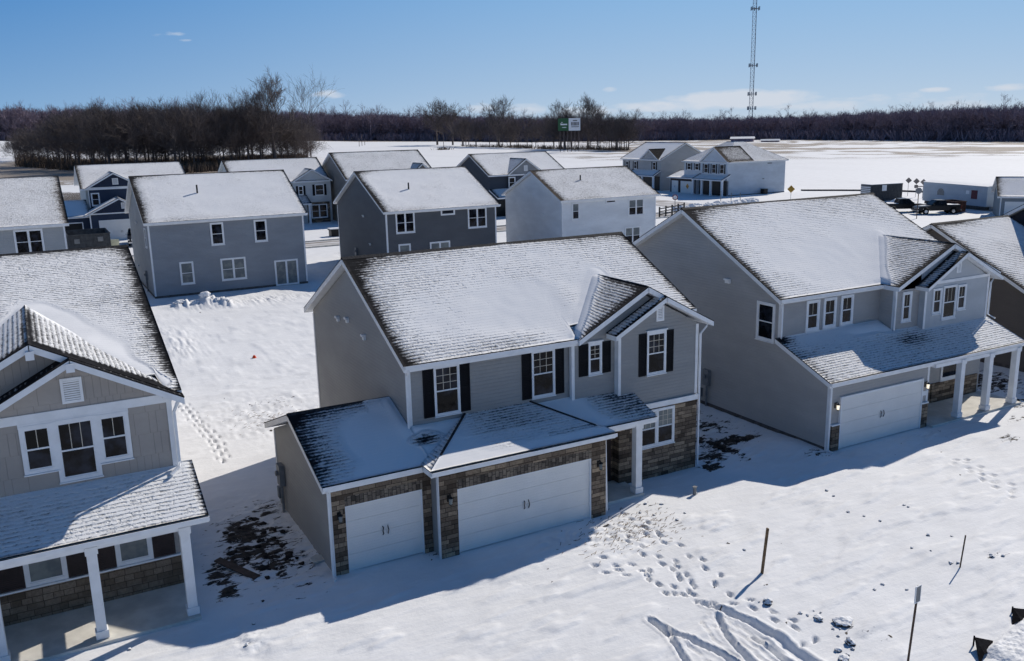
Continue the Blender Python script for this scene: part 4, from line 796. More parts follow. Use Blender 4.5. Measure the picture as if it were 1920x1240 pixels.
def dirtfn(X, Y):
    n1 = fbm(X*.9, Y*1.3, 4, 31); n2 = fbm(X*3.3, Y*4.5, 4, 32); n3 = fbm(X*9, Y*12, 3, 33)
    D = np.zeros_like(X)
    def patch(cx, cy, rx, ry, k, bias=.5):
        nonlocal D
        q = ((X-cx)/rx)**2+((Y-cy)/ry)**2; g = np.exp(-q*.8)*(.45+1.1*n2); D = np.maximum(D, min(k, 1.1)*(1.02-bias)*1.12*g)
    patch(-5.6, 5.0, .75, 1.1, 1.25, .42); patch(-5.7, 3.3, .8, 1.0, 1.2, .43); patch(-5.1, 2.2, .8, .7, 1.0, .5); patch(-4.6, 4.4, .6, 1.8, .8, .55); patch(-4.4, 6.6, .7, 1.0, .8, .52)
    patch(-6.9, 2.4, .5, 1.0, 1.0, .48); patch(-6.8, 1.2, .4, .5, 1.0, .45); patch(-5.3, 3.6, 1.5, 3.2, .95, .55); patch(-4.3, 1.8, .6, 1.2, .6, .6)
    patch(14.6, 5.2, 1.4, 1.4, .9, .55); patch(13.2, 3.0, .6, 1.8, 1.0, .5); patch(14.2, 3.2, 1.6, .5, 1.1, .45); patch(12.2, 2.2, .9, .7, 1.0, .5); patch(12.9, 7.5, 1.5, 2.0, .8, .58); patch(15.3, 8, .8, 2, .9, .55)
    patch(11.5, 1.4, .5, .4, 1.2, .38); patch(5.6, -1.0, 1.2, .9, .5, .56); patch(4.7, -1.9, .9, .8, .45, .6); patch(7.2, -.5, 1.6, .5, .5, .62)
    patch(-2.0, 16.5, 1.3, 1.6, .6, .60); patch(-1.2, 19, 1.4, 1.2, .6, .62); patch(-3.0, 34, 1.2, 4, .45, .66); patch(3, 46.5, 2.5, 1.0, .5, .64); patch(8, 48, 3, 1.2, .5, .63)
    patch(30.5, 3.5, 2.5, 3.0, 1.0, .5); patch(28.5, .3, 1.2, .8, 1.0, .5); patch(26.6, -1.2, 1.2, .5, .7, .6); patch(23.9, -2.6, .6, .5, .9, .56); patch(31, 8, 3, 4, .8, .55)
    patch(22.2, -.8, 1.0, .6, .5, .55); patch(15.9, .2, .8, .5, .8, .55); patch(7.0, -9.2, .6, .9, .55, .62); patch(13.9, -8.7, .5, .4, .7, .6)
    patch(20, 69, 3, 1.5, .6, .55); patch(22, 67, 2, .8, .6, .55); patch(-6.6, -1.2, .4, .7, .5, .62)
    # sparse specks over the open lots
    lot = (Y < 60)*(X > -30)*(X < 60); D = np.maximum(D, lot*.85*smooth(n2*.55+n3*.45, .735, .80)*smooth(n1, .5, .62))
    # distant stubble, brush and bare soil
    dx, dy = X-CAM[0], Y-CAM[1]; R = np.hypot(dx, dy); az = np.degrees(np.arctan2(dx, dy))
    fn = fbm((X*.5-Y*.86)*.02, (X*.86+Y*.5)*.10, 4, 41); fn2 = fbm(X*.09, Y*.09, 4, 42)
    band = smooth(R, 265, 360)*smooth(az, 27, 36); D = np.maximum(D, band*.62*smooth(fn*.55+fn2*.45, .34, .54))
    D = np.maximum(D, smooth(R, 110, 200)*(1-smooth(R, 260, 420))*smooth(az, 33, 48)*.22*smooth(fn*.6+fn2*.4, .56, .72))
    cl = np.exp(-((az-7)/9.5)**4)*smooth(R, 250, 325)*(1-smooth(R, 460, 520)); D = np.maximum(D, cl*.95*smooth(fn2*.7+fn*.3+cl*.45, .40, .65))
    br = np.exp(-((az-8)/14)**4)*smooth(R, 150, 200)*(1-smooth(R, 300, 330)); D = np.maximum(D, br*.6*smooth(fn2, .48, .68))
    D = np.maximum(D, .35*smooth(fn, .58, .75)*smooth(R, 130, 260)*(az < 34)*(az > 14)*smooth(fn2, .45, .7))
    wood = smooth(R-np.interp(az, [-3, 28, 48, 60], [690, 650, 575, 470]), 0, 25); D = np.maximum(D, wood*.9)
    # muddy construction yard
    D = np.maximum(D, .5*smooth(n1, .55, .7)*np.exp(-((X-97)/8)**2-((Y-60)/8)**2)+.55*smooth(fn2, .5, .62)*np.exp(-((X-84)/9)**2-((Y-84)/9)**2))
    return np.clip(D, 0, 1)
XS = axis([(-4200, -900, 330), (-900, -220, 34), (-220, -40, 4), (-40, -14, .7), (-14, -9, .14), (-9, 10, .062), (10, 22, .12), (22, 34, .28), (34, 60, .8), (60, 130, 1.6), (130, 520, 6), (520, 900, 19), (900, 4200, 330)])
YS = axis([(-400, -60, 34), (-60, -16, 1.4), (-16, -12, .3), (-12, 8, .062), (8, 24, .18), (24, 60, .45), (60, 130, 1.3), (130, 520, 6), (520, 900, 19), (900, 4800, 330)])
gx, gy = np.meshgrid(XS, YS); fine = (gx > -24) & (gx < 60) & (gy > -16) & (gy < 72)
GZ = np.zeros_like(gx)
rr, cc_ = np.where(fine); r0, r1, c0, c1 = rr.min(), rr.max()+1, cc_.min(), cc_.max()+1
GZ[r0:r1, c0:c1] = gheight(gx[r0:r1, c0:c1], gy[r0:r1, c0:c1])
edge_ = np.minimum(smooth(gx, -24, -20)*(1-smooth(gx, 56, 60)), smooth(gy, -16, -15)*(1-smooth(gy, 66, 71))); GZ = GZ*edge_
out_ = ~fine; GZ = GZ+hill(gx, gy)+np.where(out_, .5*(fbm(gx*.03, gy*.03, 3, 71)-.5)*smooth(np.hypot(gx-CAM[0], gy-CAM[1]), 120, 250), 0)
GD = dirtfn(gx, gy)
clod = smooth(GD, .45, .9)*fine; GZ = GZ+clod*(.10*(fbm(gx*3.2, gy*3.2, 3, 55)-.35))
Vg = np.stack([gx, gy, GZ], -1).reshape(-1, 3); ny, nx = gx.shape
idx = np.arange(nx*ny).reshape(ny, nx); Q = np.stack([idx[:-1, :-1], idx[:-1, 1:], idx[1:, 1:], idx[1:, :-1]], -1).reshape(-1, 4)
def mesh_np(name, V, Q, k=4):
    me = bpy.data.meshes.new(name); me.vertices.add(len(V)); me.vertices.foreach_set('co', V.astype(np.float32).ravel())
    me.loops.add(Q.size); me.loops.foreach_set('vertex_index', Q.astype(np.int32).ravel()); me.polygons.add(len(Q)); me.polygons.foreach_set('loop_start', (np.arange(len(Q))*k).astype(np.int32))
    me.update(calc_edges=True); return me
me = mesh_np('ground', Vg, Q); at = me.attributes.new('dirt', 'FLOAT', 'POINT'); at.data.foreach_set('value', GD.astype(np.float32).ravel())
me.polygons.foreach_set('use_smooth', [True]*len(me.polygons))
m = MT('snow_ground', .75, .2); co = m.co(); d = m.attr('dirt')
n1 = m.noise(co, .7, 5); n2 = m.noise(co, 6.5, 5, .65); n3 = m.noise(m.co((.06, .02, 1)), 1.0, 5)
mp = m.n('ShaderNodeMapping'); mp.inputs['Rotation'].default_value = (0, 0, .5); mp.inputs['Scale'].default_value = (.7, 3.2, 1); m.l(co, mp.inputs[0]); n4 = m.noise(mp.outputs[0], 1.1, 6, .6)
mpd = m.n('ShaderNodeMapping'); mpd.inputs['Rotation'].default_value = (0, 0, .45); mpd.inputs['Scale'].default_value = (1.6, 3.4, 1); m.l(co, mpd.inputs[0]); nd = m.n('ShaderNodeTexNoise', i_Scale=1.5, i_Detail=5, i_Roughness=.72, i_Distortion=.6); m.l(mpd.outputs[0], nd.inputs[0])
dd = m.ss(m.m_('ADD', nd.outputs[0], m.m_('MULTIPLY', d, .62)), .74, .80)
sv = m.n('ShaderNodeVectorMath', operation='LENGTH'); m.l(co, sv.inputs[0]); sepd = sv.outputs['Value']
snw = m.mix(m.ss(n1, .3, .7), scl(SNOWC, .93), SNOWC); snw = m.mix(m.m_('MULTIPLY', m.ss(n4, .52, .68), .5), snw, scl(SNOWC, 1.07)); snw = m.mix(m.m_('MULTIPLY', m.ss(n3, .45, .65), .25), snw, scl(SNOWC, .82))
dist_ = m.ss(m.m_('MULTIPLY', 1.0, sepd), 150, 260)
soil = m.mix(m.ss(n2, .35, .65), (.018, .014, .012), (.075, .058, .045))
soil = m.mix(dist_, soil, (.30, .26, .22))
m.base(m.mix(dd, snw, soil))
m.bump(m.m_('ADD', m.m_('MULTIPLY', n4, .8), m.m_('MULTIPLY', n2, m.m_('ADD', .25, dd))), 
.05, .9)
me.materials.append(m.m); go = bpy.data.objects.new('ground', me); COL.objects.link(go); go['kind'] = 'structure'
def gz(x, y):
    i = int(np.clip(np.searchsorted(XS, x)-1, 0, nx-2)); j = int(np.clip(np.searchsorted(YS, y)-1, 0, ny-2)); return float(GZ[j, i])

# roads: worn snow with tan tyre lines
m = MT('packed_road', .85, .2); co = m.co(); a1 = m.noise(co, .6, 5); sp = m.n('ShaderNodeSeparateXYZ'); m.l(co, sp.inputs[0])
mp = m.n('ShaderNodeMapping'); mp.inputs['Scale'].default_value = (.06, 1.6, 1); m.l(co, mp.inputs[0]); a2 = m.noise(mp.outputs[0], 1.0, 4)
m.base(m.mix(m.ss(m.m_('ADD', m.m_('MULTIPLY', a2, .8), m.m_('MULTIPLY', a1, .3)), .42, .66), (.24, .21, .19), scl(SNOWC, .80)))
rm = m.m
def road(name, x0, x1, y0, y1, rot=False):
    b = MB(); n = 60
    for i in range(n):
        if not rot: xa = x0+(x1-x0)*i/n; xb = x0+(x1-x0)*(i+1)/n; b.face([(xa, y0, .30), (xb, y0, .30), (xb, y1, .30), (xa, y1, .30)]) 
        else: ya = y0+(y1-y0)*i/n; yb_ = y0+(y1-y0)*(i+1)/n; b.face([(x0, ya, .304), (x1, ya, .304), (x1, yb_, .304), (x0, yb_, .304)])
    o = b.build(name, rm); o['kind'] = 'structure'; o.location.z = -.27; return o
road('road', -120, 82, 75.6, 80.6); road('road', 78, 85, 56, 190, True)
kb = MB().box(-120, 78, 80.65, 80.85, -.1, .16).box(-120, 78, 75.35, 75.55, -.1, .16); o = kb.build('kerb', 'concrete'); o['kind'] = 'structure'

# ================================================================== TREES
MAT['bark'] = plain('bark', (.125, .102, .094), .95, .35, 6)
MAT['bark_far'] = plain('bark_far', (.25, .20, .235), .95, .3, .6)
MAT['bark_pale'] = plain('bark_pale', (.075, .065, .06), .95, .3, 6)
MAT['brush'] = plain('brush', (.12, .088, .066), .95, .35, 2)
def treegeo(seed, Ht=20, levels=4, vase=.55, dense=1.0, tw=.05, trunk_r=.3, ribbons=False, low=.22):
    rng = random.Random(seed); TV, TF, CV, CF = [], [], [], []
    def seg(p, q, r0, r1, trunk=False, n=3):
        V, F = (TV, TF) if trunk else (CV, CF)
        d = (q-p).normalized(); a = d.cross(Vector((.3, .2, .93))); a = a.normalized() if a.length > .05 else Vector((1, 0, 0)); c = d.cross(a); b = len(V)
        if ribbons and not trunk:
            th = rng.uniform(0, 3.14); e = a*math.cos(th)+c*math.sin(th); V.extend([tuple(p-e*r0), tuple(p+e*r0), tuple(q+e*r1), tuple(q-e*r1)]); F.append((b, b+1, b+2, b+3)); return
        for e, r in ((p, r0), (q, r1)):
            for j in range(n): t = 2*math.pi*j/n; V.append(tuple(e+a*(r*math.cos(t))+c*(r*math.sin(t))))
        for j in range(n): F.append((b+j, b+(j+1) % n, b+n+(j+1) % n, b+n+j))
    def grow(p, d, L, r, lv):
        k = 2 if lv < 3 else 1; pts = [p]
        for i in range(k):
            d2 = (d+Vector((rng.uniform(-.18, .18), rng.uniform(-.18, .18), rng.uniform(-.02, .16)))).normalized(); q = pts[-1]+d2*(L/k); pts.append(q); d = d2
        for i in range(k): seg(pts[i], pts[i+1], r*(1-.35*i/k), r*(1-.35*(i+1)/k))
        if lv >= levels: return
        nb = {1: 6, 2: 5, 3: 5}.get(lv, 4); nb = max(2, int(nb*dense*rng.uniform(.8, 1.25)))
        for i in range(nb):
            t = rng.uniform(.3, 1.0) if i else 1.0; j = min(int(t*k), k-1); f = t*k-j; b = pts[j].lerp(pts[j+1], min(f, 1))
            az = rng.uniform(0, 6.283); sp = rng.uniform(.35, .85); ax = d.cross(Vector((math.cos(az), math.sin(az), .1))); ax = ax.normalized()
            nd = (d*math.cos(sp)+ax*math.sin(sp)+Vector((0, 0, .12))).normalized(); grow(b, nd, L*rng.uniform(.5, .78), max(r*.5, tw*.5), lv+1)
    H0 = Ht*low; top = Vector((rng.uniform(-.5, .5), rng.uniform(-.5, .5), Ht*.62)); mid = Vector((top.x*.3, top.y*.3, H0))
    n = 6; p0 = Vector((0, 0, -.4))
    seg(p0, mid, trunk_r*1.15, trunk_r*.85, True, n); seg(mid, top, trunk_r*.85, trunk_r*.3, True, n)
    nm = int(9*dense)+2
    for i in range(nm):
        t = i/(nm-1); b = mid.lerp(top, t**.9); az = i*2.4+rng.uniform(-.4, .4); el = vase+.5*t+rng.uniform(-.1, .15)
        d = Vector((math.cos(az)*math.cos(el), math.sin(az)*math.cos(el), math.sin(el))); grow(b, d, Ht*(.36-.12*t)*rng.uniform(.8, 1.15), trunk_r*(.4-.2*t), 1)
    return TV, TF, CV, CF
def mk(name, V, F, mat):
    me = bpy.data.meshes.new(name); me.from_pydata(V, [], F); me.update(); me.materials.append(MAT[mat]); return me
def tree_proto(seed, mat='bark', **kw):
    TV, TF, CV, CF = treegeo(seed, **kw); return mk('trunk', TV, TF, mat), mk('crown', CV, CF, mat)
def place_tree(proto, x, y, s, rz, label, group, name='bare_tree', sz=None):
    r = thing(name, label, 'tree', (x, y, float(hill(np.array(x), np.array(y)))-.1), rz, group); r.scale = (s, s, sz or s)
    for nm, me in zip(('trunk', 'crown'), proto): o = bpy.data.objects.new(nm, me); COL.objects.link(o); o.parent = r
    return r
rng = random.Random(5)
def atpx(px, D):   # azimuth of a photo column
    az = rad(np.interp(px, [0, 377, 960, 1630, 1920], [-2.1, 10, 28.7, 50, 58.4])); return CAM[0]+D*math.sin(az), CAM[1]+D*math.cos(az)
protos = [tree_proto(i, Ht=22, levels=4, dense=1.05, tw=.05, trunk_r=.32, vase=.35) for i in range(5)]
wide = [tree_proto(40+i, 'bark', Ht=24, levels=5, dense=.95, tw=.07, trunk_r=.62, vase=.55) for i in range(2)]
# copse on the left, beyond the rooftops
G = 'bare trees of the dark copse on the left'
def hgt(px): return (.84+.3*float(fbm(np.array(px/34.), np.array(3.3), 2, 5)))*np.interp(px, [50, 150, 250, 350, 450, 520, 575], [14, 20.5, 22, 24, 23.5, 21.5, 16])
for i in range(145):
    px = rng.uniform(62, 575); base = np.interp(px, [60, 200, 300, 560], [455, 350, 322, 350]); D = base+rng.uniform(0, 1)**1.3*75
    x, y = atpx(px, D); place_tree(rng.choice(protos), x, y, hgt(px)/22*rng.choice((.55, .7, .8, .88, .95, 1.0))*rng.uniform(.9, 1.08), rng.uniform(0, 6.28), 'dark bare tree crowded in the brown copse behind the left houses', G)
x, y = atpx(505, 345); place_tree(wide[0], x, y, 1.13, 1.0, 'tallest bare tree with a broad fan crown at the right part of the left copse', G)
x, y = atpx(572, 372); place_tree(tree_proto(60, Ht=24, levels=4, dense=.7, vase=.7, trunk_r=.2, low=.6), x, y, 1.15, 0, 'slender pale-crowned bare tree at the right end of the left copse', G)
x, y = atpx(215, 345); place_tree(wide[1], x, y, .85, 2.0, 'leaning low bare tree among the brush of the left copse', G)
# thin line of trees along the field edge at the middle
G = 'trees in the thin line along the far field edge'
for i in range(46):
    px = rng.uniform(862, 1190); D = np.interp(px, [860, 1000, 1190], [560, 500, 430])+rng.uniform(-8, 12); x, y = atpx(px, D)
    place_tree(rng.choice(protos), x, y, rng.uniform(.55, .85), rng.uniform(0, 6.28), 'bare tree in the thin row around the billboard with snow showing between trunks', G)
for px, D, s, lb in ((1166, 440, .6, 'low round bare tree at the right end of the thin row past the billboard'), (935, 555, 1.14, 'broad fan-crowned bare tree standing above the wood left of the billboard'), (845, 585, 1.05, 'bare tree with upright limbs above the wood, centre left'), (815, 590, 1.12, 'forked bare tree rising above the wood beside the upright one'),
                     (1065, 470, .95, 'bare tree rising straight behind the billboard'), (1110, 480, 1.02, 'cluster-crowned bare tree just right of the billboard')):
    x, y = atpx(px, D); place_tree(wide[int(px) % 2], x, y, s*.92, px, lb, None)
# skyline individuals of the far wood
G = 'bare trees standing out along the far wood'
wood_d = lambda px: float(np.interp(px, [0, 700, 1000, 1200, 1400, 1600, 1920], [700, 700, 680, 640, 620, 560, 485]))
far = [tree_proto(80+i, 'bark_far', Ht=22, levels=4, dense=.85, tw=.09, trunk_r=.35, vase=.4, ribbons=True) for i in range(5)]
hh_ = lambda px: float(np.interp(px, [0, 60, 400, 700, 1000, 1200, 1400, 1500, 1600, 1750, 1900], [22, 25, 25, 23, 20, 17.5, 16, 16.5, 17.3, 18.5, 18]))
for i in range(95):
    px = i*20.6+rng.uniform(-9, 9); x, y = atpx(px, wood_d(px)+rng.uniform(4, 40)); place_tree(rng.choice(far), x, y, hh_(px)/22*rng.uniform(.82, 1.16), rng.uniform(0, 6.28), 'bare tree on the front edge of the long dark wood at the horizon', G)
# the wood itself, one mass
rs = np.random.RandomState(3); base = []
for k in range(6):
    TV, TF, CV, CF = treegeo(200+k, Ht=22, levels=3, dense=1.3, tw=.16, trunk_r=.4, vase=.3, ribbons=True, low=.12)
    V = np.array(CV); F = np.array([f for f in CF if len(f) == 4]); base.append((V, F))
VV, FF, off = [], [], 0
for i in range(2300):
    px = rs.uniform(-90, 2010); D = wood_d(px)+10+rs.uniform(0, 1)*115; az = rad(np.interp(px, [-90, 377, 960, 1630, 2010], [-5.0, 10, 28.7, 50, 61])); x = CAM[0]+D*math.sin(az); y = CAM[1]+D*math.cos(az)
    V, F = base[i % 6]; s = hh_(px)/22*rs.uniform(.78, 1.0)*(1.0-.04*(D-wood_d(px))/120); t = rs.uniform(0, 6.28); c_, s_ = math.cos(t), math.sin(t)
    W = V*s; VV.append(np.stack([W[:, 0]*c_-W[:, 1]*s_+x, W[:, 0]*s_+W[:, 1]*c_+y, W[:, 2]+float(hill(np.array(x), np.array(y)))-.5], -1)); FF.append(F+off); off += len(V)
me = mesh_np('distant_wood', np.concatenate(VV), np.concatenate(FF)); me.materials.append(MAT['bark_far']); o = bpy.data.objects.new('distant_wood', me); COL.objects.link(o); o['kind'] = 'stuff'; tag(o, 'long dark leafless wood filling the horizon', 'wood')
# undergrowth (stuff)
def brush(name, pts, hmin, hmax, mat, label, wd=.05, n=7):
    V, F = [], []; rs = np.random.RandomState(len(pts))
    for (x, y, z) in pts:
        for k in range(n):
            a = rs.uniform(0, 6.28); l = rs.uniform(hmin, hmax); lean = rs.uniform(.1, .9)*l; w_ = wd*rs.uniform(.6, 1.6); b = len(V); ox, oy = rs.uniform(-1, 1, 2)
            p = np.array([x+ox, y+oy, z-.2]); q = p+np.array([math.cos(a)*lean, math.sin(a)*lean, l]); e = np.array([-math.sin(a+1), math.cos(a+1), 0])*w_
            V += [p-e, p+e, q+e*.3, q-e*.3]; F.append((b, b+1, b+2, b+3))
    me = mesh_np(name, np.array(V), np.array(F)); me.materials.append(MAT[mat]); o = bpy.data.objects.new(name, me); COL.objects.link(o); o['kind'] = 'stuff'; tag(o, label, 'undergrowth'); return o
P = []
for i in range(2800):
    px = rng.uniform(70, 560); base_ = np.interp(px, [60, 200, 300, 560], [440, 335, 305, 338]); x, y = atpx(px, base_+rng.uniform(0, 1)*95); P.append((x, y, float(hill(np.array(x), np.array(y)))))
brush('undergrowth', P, .8, 3.6, 'brush', 'tangled brown brush under the left copse', .13, 8)
P = []
for i in range(2600):
    px = rng.uniform(-60, 1990); x, y = atpx(max(0, min(1920, px)), wood_d(px)+rng.uniform(-2, 30)); P.append((x, y, float(hill(np.array(x), np.array(y)))))
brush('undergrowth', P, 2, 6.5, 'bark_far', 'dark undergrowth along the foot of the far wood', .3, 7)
P = []
for i in range(500):
    px = rng.uniform(865, 1190); x, y = atpx(px, np.interp(px, [860, 1000, 1190], [555, 495, 428])+rng.uniform(-3, 14)); P.append((x, y, 0))
brush('undergrowth', P, .8, 2.6, 'brush', 'low brush under the thin tree row by the billboard', .12, 5)
# dry weeds in the near construction ground and field mounds
P = [(rng.gauss(5.2, 1.1), rng.gauss(-1.6, .7), 0) for i in range(60)]
V, F = [], []; rs = np.random.RandomState(9)
for i in range(420):
    cx, cy = (rs.normal(5.3, 1.0), rs.normal(-1.5, .65)) if i < 300 else (rs.normal(-1.8, .9), rs.normal(16.6, 1.0)); a = rs.uniform(-.6, .9); l = rs.uniform(.05, .2); z = gz(cx, cy)+.02; b = len(V)
    p = np.array([cx, cy, z]); q = p+np.array([math.cos(a)*l, math.sin(a)*l, rs.uniform(0, .035)]); e = np.array([-math.sin(a), math.cos(a), .4])*.007
    V += [p-e, p+e, q+e, q-e]; F.append((b, b+1, b+2, b+3))
me = mesh_np('dry_straw', np.array(V), np.array(F)); ms = plain('straw', (.16, .11, .07), .9, .4, 8); me.materials.append(ms); o = bpy.data.objects.new('dry_straw', me); COL.objects.link(o); o['kind'] = 'stuff'; tag(o, 'brown straw scraps poking through snow near the porch and back yard', 'straw')

# ================================================================== NEAR OBJECTS
MAT['wood_post'] = plain('weathered_post', (.16, .105, .06), .85, .45, 7); MAT['wood_dark'] = plain('dark_stake', (.09, .06, .045), .85, .3, 7)
z = gz(7.1, -5.85)
o = MB().beam((7.1, -5.85, z-.3), (7.26, -5.87, z+1.42), .085, .045).build('survey_post', 'wood_post', None, (7.1, -5.85, z)); tag(o, 'thick brown wooden post leaning slightly in the open snow, casting a long shadow', 'post')
z = gz(12.2, -8.6)
o = MB().beam((12.21, -8.66, z-.3), (12.52, -8.56, z+.95), .035, .03).build('survey_stake', 'wood_dark', None, (12.21, -8.66, z)); tag(o, 'thin dark reddish stake leaning in snow at lower right', 'stake')
z = gz(7.0, -11.0)
t = thing('sign_post', 'thin grey metal post with a small edge-on sign plate at the bottom right', 'sign', (6.85, -11.05, z))
b = MB().beam((0, 0, -.4), (.16, -.02, 2.12), .045, .03); b.build('post', 'wood_dark', t)
pl = MB().box(.0, .02, -.10, .10, 0, .42).build('sign_plate', 'grey_metal', t); pl.location = (.13, -.03, 1.7); pl.rotation_euler = (0, 0, rad(-84)); e = MB(); e.box(-.004, .024, -.11, -.09, -.01, .43).box(-.004, .024, .09, .11, -.01, .43).box(-.004, .024, -.09, .09, .41, .43).box(-.004, .024, -.09, .09, -.01, .01); e.build('plate_rim', 'white', pl)
o = MB().tube([(0, 0, .02), (0, 0, .3)], .06, 10).tube([(0, 0, .3), (0, 0, .34)], .085, 10).build('pipe_cap', 'grey_metal'); o.location = (9.2, -.35, gz(9.2, -.35)-.03); tag(o, 'short capped grey pipe sticking out of snow in front of the stone corner', 'pipe')
# frozen lumps
MAT['lump'] = None; m = MT('snowy_clod', .9, .2); co = m.co(); g = m.n('ShaderNodeNewGeometry'); sp = m.n('ShaderNodeSeparateXYZ'); m.l(g.outputs['Normal'], sp.inputs[0])
m.base(m.mix(m.ss(m.m_('ADD', sp.outputs[2], m.m_('MULTIPLY', m.m_('SUBTRACT', m.noise(co, 7, 4), .5), 1.2)), .25, .55), (.045, .036, .03), SNOWC)); m.bump(m.noise(co, 12, 4), .03); MAT['lump'] = m.m
def lump(x, y, r, label, sq=.6, seed=0, grp='snow-capped dirt clods', name='dirt_clod'):
    import bmesh
    bm = bmesh.new(); bmesh.ops.create_icosphere(bm, subdivisions=3, radius=1); rg = random.Random(seed); ph = [rg.uniform(0, 9) for _ in range(6)]
    for v in bm.verts:
        c = v.co; f = 1+.22*math.sin(2.3*c.x+ph[0])*math.sin(2.7*c.y+ph[1])+.16*math.sin(5.1*c.z+ph[2])*math.cos(4.3*c.x+ph[3])+.09*math.sin(9*c.y+ph[4])*math.sin(8*c.x+ph[5]); v.co = Vector((c.x*f*r*1.2, c.y*f*r, c.z*f*r*sq))
    me = bpy.data.meshes.new(name); bm.to_mesh(me); bm.free(); me.materials.append(MAT['lump']); o = bpy.data.objects.new(name, me); COL.objects.link(o); o.location = (x, y, gz(x, y)+r*sq*.35); o.rotation_euler[2] = rg.uniform(0, 6); tag(o, label, 'dirt clod', grp); return o
lump(6.08, -7.17, .13, 'rounded snow-dusted clod beside the footprints, just below the wooden post', .8, 1)
lump(6.64, -8.47, .13, 'dark clod, left of the biggest one in the lower right snow', .55, 2); lump(7.02, -8.94, .21, 'biggest dark clod with a snow cap in the lower right snow', .5, 3)
lump(6.42, -9.72, .11, 'pointed dark clod below the biggest clod', .9, 4); lump(5.75, -10.1, .13, 'snowy clod at the bottom edge between tyre tracks and sign post', .6, 5); lump(5.95, -9.75, .09, 'flat snowy clod just above the bottom-edge one', .6, 6)
for i, (x, y, r) in enumerate([(6.38,-8.06,.06),(6.5,-8.2,.05),(6.83,-8.11,.04),(6.9,-8.3,.04),(6.6,-9.0,.05),(6.75,-9.1,.04),(6.45,-9.3,.05),(6.6,-9.5,.045),(6.3,-9.9,.06),(6.0,-10.0,.06),(5.9,-7.0,.045),(7.69,-4.5,.05),(14.0,-8.85,.07),(13.64,-8.74,.08),(13.8,-8.6,.06),(12.34,-8.3,.08),(12.45,-8.45,.06),
        (13.43,-2.56,.07),(13.27,-3.02,.06),(12.64,-4.21,.06),(12.82,-4.72,.05),(12.87,-5.32,.06),(14.59,-4.89,.05),(14.6,-5.05,.05),(13.41,-6.72,.07),(13.99,-7.15,.04),(12.2,-7.06,.05),(12.47,-7.52,.04),(9.61,-8.09,.06),(9.94,-8.64,.05),(9.17,-8.18,.05),(7.67,-.39,.07),(9.3,-.3,.06),(7.32,-1.7,.07),(7.19,-.1,.07),(6.6,-.6,.06),(7.9,-1.4,.05),(6.9,-1.0,.05),(-6.6,-.9,.06),(-7.0,-1.9,.08),(-9.7,-.45,.06)]):
    lump(x, y, r*.8, 'small dark lump of frozen dirt poking through the snow of the front lots', .7, 20+i)
MAT['soil_clod'] = plain('soil_clod', (.03, .023, .019), .95, .4, 6, bump=.01)
for i in range(54):
    a = rng.uniform(0, 6.28); q = rng.uniform(0, 1)**.6
    x, y = (-5.3+math.cos(a)*q*1.3, 3.7+math.sin(a)*q*2.4) if i < 38 else (13.5+math.cos(a)*q*1.3, 3.6+math.sin(a)*q*1.5)
    o = lump(x, y, rng.uniform(.04, .12), 'dark soil clod in the shaded dirt patch between houses', .5, 70+i, 'soil clods in the shaded dirt patches'); o.data.materials[0] = MAT['soil_clod']
for i, (x, y, r) in enumerate([(.9,47.6,.38),(1.7,46.9,.3),(.2,47.4,.32),(2.2,46.3,.25),(-.9,47.9,.3),(1.3,48.3,.25)]): lump(x, y, r, 'snow-covered boulder in the rubble heap behind the blue-grey house', .55, 90+i, 'boulders of the rubble heap', 'boulder').data.materials[0] = MAT['snow']
oc = plain('orange_plastic', (.75, .08, .02), .5); o = MB().tube([(0, 0, 0), (0, 0, .16)], .14, 10, .06).build('traffic_cone', oc); o.location = (.24, 28.58, gz(.24, 28.58)); tag(o, 'tiny orange-red cone in the open back yard snow', 'cone')
o = MB().prism([(-.5, 0), (.6, -.15), (.7, .5), (.2, .8), (-.4, .6)], 'z', 0, .04).build('scrap_board', 'concrete'); o.location = (-4.0, 1.6, gz(-4, 1.6)+.05); o.scale = (.45, .45, 1); o.rotation_euler = (.15, .1, .3); tag(o, 'pale scrap board lying beside the small garage wall', 'board')
o = MB().box(-.9, .9, -.12, .12, 0, .05).build('plank', 'wood_dark'); o.location = (-6.35, 2.35, gz(-6.35, 2.35)+.08); o.rotation_euler = (.05, .06, rad(-62)); tag(o, 'snow-edged brown plank on the dirt by the left porch', 'plank')
# silt fence and rough frozen pile in the lower right corner
fb = MT('black_fabric', .9, .05); co = fb.co(); fb.base(fb.mix(fb.ss(fb.noise(co, 5, 4), .35, .7), (.003, .003, .005), (.012, .012, .015))); fb.bump(fb.noise(co, 9, 4), .02); MAT['fabric'] = fb.m
t = thing('silt_fence', 'sagging black fabric silt fence with peaked stakes in the lower right corner', 'silt fence', (9, -11.3, 0))
for pts in ([(9.0, -11.35, .24), (8.35, -11.95, -.02), (8.75, -11.8, .10), (9.05, -11.75, 0), (9.55, -11.5, .04)], [(11.2, -10.95, .20), (10.7, -11.25, 0), (11.0, -11.3, .08), (11.25, -11.25, 0), (11.8, -11.1, .03)]):
    V = [(x-9, y+11.3, z) for x, y, z in pts]; me = bpy.data.meshes.new('fabric_fold'); me.from_pydata(V, [], [(0, 1, 2), (0, 2, 3), (0, 3, 4)]); me.update(); me.materials.append(MAT['fabric'])
    o = bpy.data.objects.new('fabric_fold', me); COL.objects.link(o); o.parent = t; md = o.modifiers.new('s', 'SOLIDIFY'); md.thickness = .015
    MB().beam((V[0][0], V[0][1]+.02, -.4), (V[0][0]+.01, V[0][1]+.02, V[0][2]+.02), .03, .03).build('stake', 'fabric', t)
